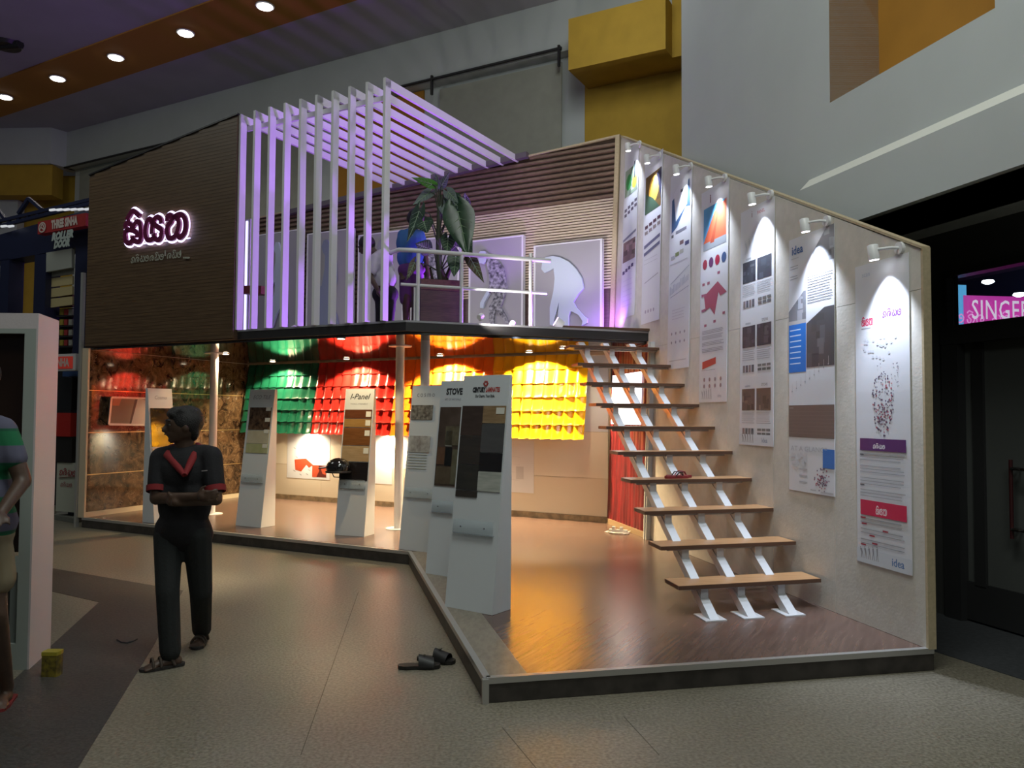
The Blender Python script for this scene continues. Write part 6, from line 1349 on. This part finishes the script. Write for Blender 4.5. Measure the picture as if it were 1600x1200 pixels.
sbox('blue_rail', 98, 558, 133, 588, mat('mid_blue', (.03, .07, .20), .5), .1, .02)
k = sbox('', 86, 590, 112, 640, None, .35, .1, ret=True); tag(obj('black_cabinet', k, mat('black_cab', (.010, .010, .011), .2)), 'black glossy cabinet under the small red sign', 'cabinet')
k = sbox('', 84, 645, 110, 682, None, .3, .15, ret=True); tag(obj('red_crate', k, mat('crate_red', (.35, .012, .008), .5)), 'bright red box between black cabinet and white carton', 'box')
k = sbox('', 84, 682, 112, 722, None, .3, .12, ret=True); tag(obj('dark_crate', k, mat('crate_dark', (.012, .01, .01), .5)), 'dark box beneath the bright red box', 'box')
k = sbox('', 88, 723, 126, 800, None, .3, .10, ret=True); CA = tag(obj('carton', k, mat('carton_white', (.42, .43, .36), .6)), 'white printed carton standing behind the navy post', 'carton')
k = MB(); a_ = sv(92, 742, .11); curly(k, a_, SU, Zv, .10, 4, .014, (9,)); k.bar(sv(92, 746, .11), sv(124, 744, .11), .02, .004); curly(k, sv(94, 760, .11), SU, Zv, .07, 4, .008, (9,)); obj('print', k, mat('carton_red', (.25, .02, .03), .6), CA, kind='stuff')
p = [flat(Z(x, y, 0)) for x, y in ((84, 812), (118, 818), (136, 812), (100, 800))]
k = MB(); k.prism([v3(q_, .002) for q_ in p], (0, 0, .07)); tag(obj('stall_plinth', k, mat('plinth_grey', (.16, .16, .14), .6)), 'low grey plinth under the neighbouring stall', 'plinth')
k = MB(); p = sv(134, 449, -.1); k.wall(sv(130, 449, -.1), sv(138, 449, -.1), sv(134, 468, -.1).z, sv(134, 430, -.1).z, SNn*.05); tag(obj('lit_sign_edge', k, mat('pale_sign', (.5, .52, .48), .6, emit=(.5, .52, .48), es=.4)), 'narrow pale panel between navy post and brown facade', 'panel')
k = MB(); k.wall(flat(st(-60, 500, 1.5)), flat(st(150, 500, 1.5)), 0, 2.6, Vector((0, .1, 0))); struct('wall_stall_left', k, mat('stall_back_dark', (.02, .02, .025), .7))

# ------------------------------------------------------------------ purple floods on the deck
PUR = (.42, .10, 1.0)
def flood(p, aim, pw, label, size=1.9, rad=.05):
    t = thing('purple_flood_light', label, 'flood light', p, 'purple flood lights on the deck'); d = (Vector(aim)-p).normalized()
    k = MB(); k.tube([p+Zv*.06-d*.06, p+Zv*.06+d*.04], [.05, .06], 14); obj('lamp_body', k, white_metal, t)
    k = MB(); k.tube([p+Zv*.06+d*.041, p+Zv*.06+d*.046], [.055, .055], 14); obj('lens', k, mat('violet_lens', (1, 1, 1), .5, emit=(.8, .35, 1), es=9), t)
    k = MB(); k.bar(p, p+Zv*.04, .05, .05); obj('foot', k, white_metal, t)
    light('purple_flood_beam', 'SPOT', p+Zv*.06+d*.06, pw, PUR, aim, spot_size=size, spot_blend=.5, shadow_soft_size=rad)
fp = v3(C-UB*.10-NB*.55, ZD1)
fp = v3(flat(V(963, 505, C, Q, .30)), ZD1)
flood(fp, fp+Vector((-.15, .12, .6)), 34, 'purple flood light in the corner by the ape figure panel', 2.7)
fp2 = v3(flat(P4)+UL*(s_b+1.5)+NL*1.5, ZD1)
flood(fp2, fat((s_a+s_b)/2+.2, 4.3, -.1), 230, 'purple flood light on the deck behind the planter, aimed at the louvres', 2.2)
flood(v3(flat(P4)+UL*(s_b+.12)+NL*1.6, ZD1), fat((s_a+s_b)/2, 3.9, -.1), 210, 'purple flood light on the deck behind the last pergola post', 2.2)
fp3 = v3(flat(P4)+UL*(s_b+.6)+NL*2.5, ZD1)
flood(fp3, v3(flat(P4)+UL*(s_b-.9)+NL*2.0, 5.3), 120, 'purple flood light on the deck under the pergola beams', 1.6)
# neutral wash from two floor spots, lighting the figure panels
for i, (u, n_) in enumerate(((s_b+1.0, .5), (s_a+.5, .5), (s_b+2.3, .25))):
    p = v3(flat(P4)+UL*u+NL*n_, ZD1); aim = p+NL*3+Zv*1.1-UL*.1
    if i == 2: p = v3(flat(dr_(800, 480, .3)), ZD1); aim = V(895, 350, C, Q)
    t = thing('deck_spotlight', ('small white deck spotlight behind the railing corner', 'small white deck spotlight behind the first louvre posts', 'small white deck spotlight by the middle railing post')[i], 'spotlight', p, 'white spotlights on the deck floor')
    d = (aim-p).normalized(); k = MB(); k.tube([p+Zv*.05-d*.04, p+Zv*.05+d*.03], [.028, .034], 12); obj('lamp_body', k, whs, t); k = MB(); k.bar(p, p+Zv*.03, .03, .03); obj('foot', k, whs, t)
    light('deck_spotlight_beam', 'SPOT', p+Zv*.05+d*.05, (70, 60, 75)[i], (1, .93, .86), aim, spot_size=(1.9, 1.9, .95)[i], spot_blend=.8, shadow_soft_size=.03)
